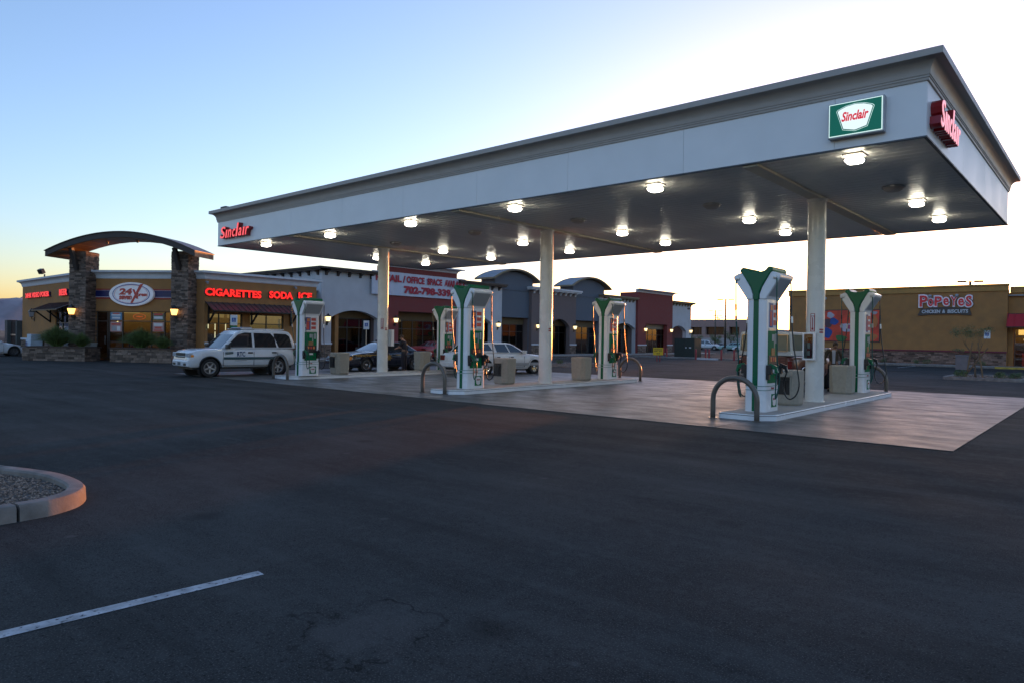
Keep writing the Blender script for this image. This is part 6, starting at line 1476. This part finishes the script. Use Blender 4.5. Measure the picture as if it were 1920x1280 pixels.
# ------------------------------------------------------------------ people
def skin_mesh(name, mat, parent, F, joints, edges, root=0, sub=2):
    me = bpy.data.meshes.new(name); inv = wm(parent).inverted()
    me.from_pydata([inv @ (F @ Vector(j[0])) for j in joints], edges, [])
    o = bpy.data.objects.new(name, me); COL.objects.link(o); o.parent = parent; WM[o.name] = wm(parent)
    md = o.modifiers.new('skin', 'SKIN'); md.use_smooth_shade = True
    sv = me.skin_vertices[0].data
    for i, j in enumerate(joints): sv[i].radius = (j[1], j[2] if len(j) > 2 else j[1]); sv[i].use_root = (i == root)
    s_ = o.modifiers.new('sub', 'SUBSURF'); s_.levels = sub; s_.render_levels = sub
    me.materials.append(mat); return o
skin_m = M('skin', (.30, .16, .10), .55, var=.06)
def person(label, loc, rz, h, top, legs, hairm, pose, jacket=None, shirt=None, short=True):
    t = thing('person', label, 'person', loc, rz); F = wm(t); k = h/1.8
    S = lambda *p: (p[0]*k, p[1]*k, p[2]*k)
    hd = pose['head']                        # head centre (x, y forward=-y, z)
    sh = pose['shoulder']; ha = pose['hands']; el_ = pose['elbows']; hip = (0, 0, .95); ft = pose['feet']
    J = [(S(*hip), .145*k, .105*k), (S(0, 0, 1.10), .135*k, .10*k), (S(sh[0]*.7, sh[1]*.7, 1.30), .165*k, .11*k), (S(sh[0], sh[1], 1.43), .10*k, .085*k),
         (S((sh[0]+hd[0])/2, (sh[1]+hd[1])/2, (1.43+hd[2])/2-.02), .055*k), (S(hd[0], hd[1], hd[2]-.05), .072*k, .082*k), (S(hd[0], hd[1], hd[2]+.055), .078*k, .095*k)]
    E = [(0,1),(1,2),(2,3),(3,4),(4,5),(5,6)]
    for s in (-1, 1):
        b = len(J); e = el_[(s+1)//2]; hn = ha[(s+1)//2]
        J += [(S(sh[0]+s*.19, sh[1], 1.41), .062*k), (S(*e), .047*k), (S(*hn), .03*k)]; E += [(3, b), (b, b+1), (b+1, b+2)]
        d = (Vector(hn)-Vector(e)).normalized(); sd = d.cross(Vector((0, 1, .01))).normalized()
        pm = Vector(hn)+d*.075; J.append((S(*pm), .037*k, .018*k)); pi_ = len(J)-1; E.append((b+2, pi_))
        for q in range(4):
            f0 = pm+sd*(-.03+.02*q)+d*.035; f1 = f0+d*(.035+.008*(q in (1, 2)))+Vector((0, -.012, -.004)); 
            J += [(S(*f0), .0085*k), (S(*f1), .0075*k)]; E += [(pi_, len(J)-2), (len(J)-2, len(J)-1)]
        th = Vector(hn)+d*.03+sd*.045; J += [(S(*th), .010*k), (S(*(th+d*.04)), .008*k)]; E += [(b+2, len(J)-2), (len(J)-2, len(J)-1)]
        b = len(J); f = ft[(s+1)//2]
        J += [(S(s*.09, 0, .90), .095*k), (S((s*.10+f[0])/2, -.02, .50), .062*k), (S(f[0], f[1], .09), .04*k), (S(f[0], f[1]-.14, .035), .04*k, .03*k)]; E += [(0, b), (b, b+1), (b+1, b+2), (b+2, b+3)]
    body = skin_mesh('body', skin_m, t, F, J, E)
    # clothes: shells over torso/arms and hips/legs
    g_ = 1.16; JT = [(J[0][0], .155*k, .115*k), (J[1][0], .15*k, .112*k), (J[2][0], .185*k, .125*k), (J[3][0], .10*k, .085*k)]; ET = [(0,1),(1,2),(2,3)]
    JT.append((S(0, 0, .84), .155*k, .12*k)); ET.append((0, len(JT)-1))
    for s in (-1, 1):
        e = Vector(el_[(s+1)//2]); hn = Vector(ha[(s+1)//2]); b = len(JT)
        JT += [(S(sh[0]+s*.19, sh[1], 1.41), .078*k), (S(*e), .062*k)]; ET += [(3, b), (b, b+1)]
        if not short: JT.append((S(*(e+(hn-e)*.92)), .047*k)); ET.append((b+1, b+2))
        else: JT[-1] = (S(*(Vector((sh[0]+s*.19, sh[1], 1.41))+(e-Vector((sh[0]+s*.19, sh[1], 1.41)))*.8)), .066*k)
    skin_mesh('jacket' if jacket else 'shirt', top, t, F, JT, ET)
    JL = [(S(0, 0, .98), .148*k, .112*k), (S(0, 0, 1.10), .14*k, .105*k)]; EL = [(0, 1)]
    for s in (-1, 1):
        f = ft[(s+1)//2]; b = len(JL); JL += [(S(s*.095, 0, .86), .112*k), (S((s*.10+f[0])/2, -.02, .50), .083*k), (S(f[0], f[1], .11), .066*k)]; EL += [(0, b), (b, b+1), (b+1, b+2)]
    skin_mesh('trousers', legs, t, F, JL, EL)
    for s in (-1, 1):
        f = ft[(s+1)//2]; MB(F).ell(S(f[0], f[1]-.06, .045), (.062*k, .155*k, .062*k), 14, 8).build('shoe', dark_plastic, t, smooth=True)
    # face and hair; head looks along pose['look'] (yaw, pitch)
    HM = F @ Matrix.Translation(S(*hd)) @ Matrix.Rotation(pose['look'][0], 4, 'Z') @ Matrix.Rotation(pose['look'][1], 4, 'X') @ Matrix.Scale(k, 4)
    q = MB(HM); q.ell((0, .012, .03), (.088, .104, .10), 18, 10); hv = [v for v in q.v]
    hair = MB(); hair.M = None; inv = HM.inverted(); keep = {}
    for i, v in enumerate(q.v):
        p = inv @ Vector(v); 
        if p.y < -.045 and p.z < .085: p = Vector((p.x*.9, p.y*.72, p.z))
        if p.z < -.01: p = Vector((p.x*.86, p.y*.86 if p.y > 0 else p.y*.3, p.z))
        keep[i] = HM @ p
    hair.v = [tuple(keep[i]) for i in range(len(q.v))]; hair.f = q.f; hair.t = q.t
    hair.build('hair', hairm, t, smooth=True)
    MB(HM).lathe([(.001, -.026), (.010, -.02), (.014, .0), (.008, .02), (.001, .03)], 8, Matrix.Translation((0, -.098, -.012)) @ Matrix.Rotation(rad(-12), 4, 'X')).build('nose', skin_m, t, smooth=True)
    for s in (-1, 1):
        MB(HM).ell((s*.031, -.083, .010), (.013, .010, .007), 10, 6).build('eye', M('eye_dark', (.03, .02, .015), .3) if 'eye_dark' not in bpy.data.materials else bpy.data.materials['eye_dark'], t, smooth=True)
        MB(HM).obox((s*.031, -.090, .030), (.017, .005, .004), ry=s*.1).build('eyebrow', hairm, t)
        MB(HM).ell((s*.083, .012, -.004), (.010, .018, .030), 10, 6).build('ear', skin_m, t, smooth=True)
    MB(HM).ell((0, -.088, -.052), (.024, .008, .007), 10, 6).build('mouth', M('lips', (.22, .07, .06), .5) if 'lips' not in bpy.data.materials else bpy.data.materials['lips'], t, smooth=True)
    return t, F, k
navy_cloth = M('navy_uniform', (.018, .018, .028), .85, var=.2, bump=.2); brown_cloth = M('brown_jacket', (.075, .055, .035), .85, var=.25, bump=.3)
jean = M('dark_trousers', (.02, .022, .035), .85); hair_b = M('brown_hair', (.05, .028, .016), .7, var=.3, bump=.5)
# officer: beside the patrol car, head bent forward over the roof
pose = dict(head=(-.02, -.17, 1.62), shoulder=(0, -.06), elbows=[(-.24, -.14, 1.14), (.24, -.16, 1.14)], hands=[(-.14, -.36, 1.12), (.12, -.38, 1.10)], feet=[(-.13, .0), (.13, .02)], look=(rad(10), rad(24)))
pt, F, k = person('officer in dark uniform standing with head bent between the patrol car and the island', (-23.55, 7.35, 0), rad(-70), 1.86, navy_cloth, navy_cloth, hair_b, pose, short=True)
MB(F).obox((-.2*k, -.02, 1.30*k), (.035, .04, .05)).build('sleeve_badge', gold, pt, bevel=.01); MB(F).lathe([(.165*k, .94*k), (.175*k, .94*k), (.175*k, .99*k), (.165*k, .99*k)], 20, Matrix.Diagonal((1, .78, 1, 1))).build('belt', dark_plastic, pt)
# customer: behind the right island in a brown jacket over a pale shirt
pose = dict(head=(.05, -.05, 1.60), shoulder=(0, .0), elbows=[(-.30, .0, 1.12), (.30, .0, 1.12)], hands=[(-.24, -.16, .92), (.24, -.16, .92)], feet=[(-.14, .02), (.14, -.02)], look=(rad(12), rad(12)))
pt, F, k = person('man in a brown jacket over a pale shirt standing behind the right island', (-4.88, 11.3, 0), rad(18), 1.84, brown_cloth, jean, hair_b, pose, jacket=True, short=False)
mb = MB(F); mb.loft([[(x*k, y*k, z*k) for x, y in ((-.035-w_, -.10-b), (.035+w_, -.10-b), (.035+w_, -.07-b), (-.035-w_, -.07-b))] for z, w_, b in ((.98, .01, .025), (1.15, .012, .03), (1.32, .018, .035), (1.42, .02, .01), (1.455, .015, -.01))]); mb.build('shirt', M('pale_shirt', (.42, .45, .52), .8), pt, bevel=.01)

# ------------------------------------------------------------------ plants
def leaf_cloud(mb, c, r, n, s, M0=None):
    for _ in range(n):
        while True:
            p = Vector((random.uniform(-1,1), random.uniform(-1,1), random.uniform(-1,1)))
            if p.length < 1: break
        p = p*(.35+.65*random.random()**.4); p = Vector((c[0]+p.x*r[0], c[1]+p.y*r[1], c[2]+p.z*r[2]))
        a = Vector((random.gauss(0,1), random.gauss(0,1), random.gauss(0,1))).normalized(); b = a.cross(Vector((random.gauss(0,1), random.gauss(0,1), random.gauss(0,1)))).normalized()
        l = s*random.uniform(.6, 1.4); w_ = l*.35; mb.tone = random.random()
        mb.add([p-a*l, p-b*w_, p+a*l, p+b*w_], [(0,1,2,3)])
    return mb
# staked young desert tree
t = thing('young_tree', 'thin young desert tree with feathery crown tied to stakes in the kerbed island', 'tree', (-2.65, 26.9, .1))
B0 = Vector((-2.65, 26.9, .1)); mb = MB()
random.seed(21); ends = []
def limb(p, d, L, r, dep):
    pts = [p]; rs = [r]; q = p.copy(); dd = d.copy()
    for i in range(5):
        dd = (dd+Vector((random.uniform(-.16,.16), random.uniform(-.16,.16), .05))).normalized(); q = q+dd*L/5; pts.append(q.copy()); rs.append(r*(1-.13*(i+1)))
    mb.tube(pts, rs, 7)
    if dep == 0: ends.append((q, dd)); return
    for k_ in range(3 if dep > 1 else 3):
        a = (dd+Vector((random.uniform(-.75,.75), random.uniform(-.75,.75), random.uniform(-.1,.4)))).normalized(); limb(pts[-1-(k_ % 2)], a, L*.62, rs[-1]*.72, dep-1)
limb(B0, Vector((.02, 0, 1)), 1.15, .052, 3); limb(B0+Vector((0, 0, .9)), Vector((-.45, .1, .9)).normalized(), .9, .03, 2); limb(B0+Vector((0, 0, .9)), Vector((.5, -.1, .8)).normalized(), .8, .03, 2)
mb.build('trunk', bark_m, t, smooth=True)
mb = MB()
for q, dd in ends: leaf_cloud(mb, q, (.30, .30, .26), 46, .028)
leaf_cloud(mb, B0+Vector((-.75, 0, 1.35)), (.4, .3, .12), 260, .03)
mb.build('crown', leaf_pale, t)
stake_m = M('stake_wood', (.20, .13, .07), .9, var=.2)
for dx, lean in ((-.42, .16), (.30, -.14)): MB().tube([B0+Vector((dx, .05, -.05)), B0+Vector((dx+lean*1.6, 0, 1.75))], .035, 8).build('stake', stake_m, t)
MB().tube([B0+Vector((-.55, .1, -.05)), B0+Vector((.5, -.05, 1.5))], .03, 8).build('stake', stake_m, t)
def shrub(x, y, z, r, h, label, grp, n=700, mat=leaf_m, name='low_shrub'):
    t = thing(name, label, 'shrub', (x, y, z), 0, grp); mb = MB()
    for k_ in range(5):
        a = random.uniform(0, 6.28); leaf_cloud(mb, (x+r*.45*math.cos(a), y+r*.45*math.sin(a), z+h*random.uniform(.35, .6)), (r*.6, r*.6, h*.5), n//5, .03)
    mb.build('foliage', mat, t); q = MB()
    for k_ in range(4): a = k_*1.6; q.tube([(x, y, z-.05), (x+r*.5*math.cos(a), y+r*.5*math.sin(a), z+h*.5)], .012, 5)
    q.build('stem', bark_m, t); return t
shrub(-3.25, 26.6, .1, .42, .42, 'low green shrub left of the staked tree', 'shrubs around the staked tree'); shrub(-1.55, 26.8, .1, .40, .40, 'low green shrub right of the staked tree', 'shrubs around the staked tree'); shrub(-1.05, 27.3, .1, .38, .36, 'low green shrub at the right end of the kerbed island', 'shrubs around the staked tree')
shrub(-24.6, 21.3, .1, .30, .35, 'left of two low shrubs on the strip behind the middle island', 'shrubs on the narrow strip', 350); shrub(-23.6, 22.2, .1, .30, .35, 'right of two low shrubs on the strip behind the middle island', 'shrubs on the narrow strip', 350)
for k_, x in enumerate((-12.2, -9.6, -8.9, -6.3, -5.2)): shrub(x, 49.6, .15, .38, .42, 'small shrub at the foot of the restaurant wall, number %s from the left' % ['one', 'two', 'three', 'four', 'five'][k_], 'shrubs along the restaurant wall', 350)
def street_tree(x, y, h, r, label):
    t = thing('car_park_tree', label, 'tree', (x, y, 0), 0, 'young trees before the office block'); mb = MB(); top = Vector((x, y, h*.55)); mb.tube([(x, y, 0), (x+.05, y, h*.3), top], [.09, .07, .05], 8); cs = []
    for k_ in range(9):
        a = k_*2.4; e_ = Vector((x+r*.6*math.cos(a), y+r*.6*math.sin(a), h*(.55+.09*(k_ % 5)))); mb.tube([(x, y, h*(.3+.03*k_)), e_], [.04, .012], 6); cs.append(e_)
    mb.build('trunk', bark_m, t, smooth=True); m2 = MB()
    for c in cs: leaf_cloud(m2, c, (r*.55, r*.55, h*.17), 130, .09)
    m2.build('crown', leaf_pale, t)
for k_, (x, y, h, r) in enumerate([(-62.3, 117, 3.0, 1.5), (-58.5, 118, 3.0, 1.2), (-54.4, 116, 3.7, 1.6), (-50.2, 115, 3.6, 1.7)]): street_tree(x, y, h, r, 'young tree before the office block, %s' % ['leftmost', 'second from the left', 'third from the left', 'rightmost'][k_])
t = thing('bare_sapling', 'thin reddish sapling on the kerb in front of the brown bay', 'tree', (-38.9, 46.5, .1)); mb = MB(); ends = []
limb(Vector((-38.9, 46.5, .1)), Vector((0, 0, 1)), 1.1, .03, 3); mb.build('trunk', bark_m, t, smooth=True); m2 = MB()
for q, dd in ends: leaf_cloud(m2, q, (.25, .25, .2), 14, .03)
m2.build('crown', M('reddish_leaf', (.12, .05, .045), .7, tone=.4), t)

# ------------------------------------------------------------------ lamp posts, bollards, transformer, signs
def lamp_post(x, y, h, label, arm=.9):
    t = thing('car_park_lamp', label, 'lamp post', (x, y, 0), 0, 'lamp posts in the far car park'); M2 = M('lamp_bronze', (.05, .04, .03), .5) if 'lamp_bronze' not in bpy.data.materials else bpy.data.materials['lamp_bronze']
    MB().cyl((x, y, 0), .30, .75, 16).build('concrete_base', kerb_m, t); MB().tube([(x, y, .7), (x, y, h)], [.15, .12], 10).build('pole', M2, t, smooth=True)
    for s in (-1, 1): MB().obox((x+s*arm*.72, y+s*arm*.62*.3, h-.03), (.40, .24, .09), rz=.25).bar((x, y, h-.02), (x+s*arm*.5, y+s*.1, h-.02), .07).build('lamp_head', M2, t, bevel=.02)
lamp_post(-41.9, 85.3, 8.0, 'nearest and tallest lamp post in the far car park', 1.1); lamp_post(-59.6, 120.2, 8.0, 'second lamp post of the far car park, left of the nearest', 1.25)
lamp_post(-71.8, 148, 8.0, 'third lamp post, small, just right of the second', 1.0); lamp_post(-79.3, 165.3, 8.0, 'farthest, smallest lamp post beyond the office block', 1.0)
lamp_post(-9.0, 71.0, 8.3, 'lamp post standing behind the restaurant', 1.0)
t = thing('transformer', 'dark green electrical cabinet on a concrete pad among red bollards', 'transformer', (-30, 49.5, 0)); dg = M('dark_green_metal', (.022, .03, .024), .5, var=.15); MB().box(-31.4, 48.4, .0, -28.4, 50.9, .12).build('pad', kerb_m, t)
MB().box(-30.98, 48.8, .12, -28.8, 50.3, 1.92).build('case', dg, t, bevel=.02); MB().box(-31.02, 48.76, 1.925, -28.76, 50.34, 1.98).build('lid', dg, t, bevel=.01)
MB().box(-29.90, 48.775, .25, -29.88, 48.80, 1.85).build('door_gap', dark_plastic, t)
for x, r in ((-29.7, .07), (-29.25, .10)): MB().obox((x, 48.785, 1.05), (r, .012, .055)).build('warning_label', poster_white, t)
def bollard(x, y, label, h=.98): t = thing('red_bollard', label, 'bollard', (x, y, 0), 0, 'red painted steel bollards by the transformer'); MB().lathe([(.001, 0), (.085, 0), (.085, h-.05), (.06, h-.015), (.001, h)], 14, Matrix.Translation((x, y, 0))).build('post', M('bollard_red', (.30, .03, .03), .5, var=.2) if 'bollard_red' not in bpy.data.materials else bpy.data.materials['bollard_red'], t, smooth=40)
for x, y, nm in ((-31.7, 48.6, 'left of the transformer'), (-27.05, 45.6, 'in front of the transformer at its right corner'), (-27.7, 49.0, 'behind the right corner of the transformer'), (-26.3, 46.8, 'third from the right'), (-25.0, 46.6, 'second from the right end'), (-23.6, 46.2, 'rightmost of the row')): bollard(x, y, 'red bollard '+nm)
t = thing('yellow_sign', 'small yellow notice with dark lines of text on two red posts', 'sign', (-25.8, 36.3, 0)); FY = FR((-25.8, 36.3, 0), rad(30))
for s in (-.10, .13): MB(FY).tube([(s, .03, 0), (s, .03, .9)], .04, 8).build('post', bpy.data.materials['bollard_red'], t)
MB(FY).box(-.34, .0, .55, .5, .02, 1.13).build('red_backing', bpy.data.materials['bollard_red'], t); pl = MB(FY).box(-.42, -.02, .53, .38, -.002, 1.13).build('plate', M('sign_yellow', (.62, .42, .01), .5), t)
for z, xa, xb, n_ in ((.98, -.34, .30, 8), (.84, -.36, -.05, 5), (.84, .05, .32, 4), (.66, -.14, .14, 4)):
    q = MB(FY)
    for i in range(n_): a = xa+(xb-xa)*i/n_; q.box(a, -.026, z-.035, a+(xb-xa)/n_*.72, -.019, z+.03+.01*(i % 2))
    q.build('printed_text', dark_plastic, pl)
t = thing('concrete_bin', 'square concrete litter bin on the restaurant car park', 'bin', (-5.4, 42.0, 0)); MB().box(-5.75, 41.6, .02, -5.05, 42.3, .95).build('bin_body', M('bin_concrete', (.20, .17, .17), .9, bump=.4), t, bevel=.02); MB().box(-5.78, 41.57, .951, -5.02, 42.33, 1.02).build('lid', M('bin_lid', (.22, .20, .20), .8), t, bevel=.02)
t = thing('block_wall', 'low tan block wall behind the pump, left of the pickup', 'wall', (-17, 62, 0)); MB().box(-27.5, 62, 0, -21, 62.2, 1.6).build('wall', tan_stucco, t)
t = thing('wheel_stop', 'white wheel stop on the paving near the red bollards', 'wheel stop', (-26.6, 46.1, 0)); MB().prism([(-.1, 0), (.1, 0), (.06, .14), (-.06, .14)], -27.3, -25.2, 'yz').build('block', M('stop_white', (.5, .5, .5), .8), t)
for v in t.children: v.location = Vector((0, 46.3, 0))
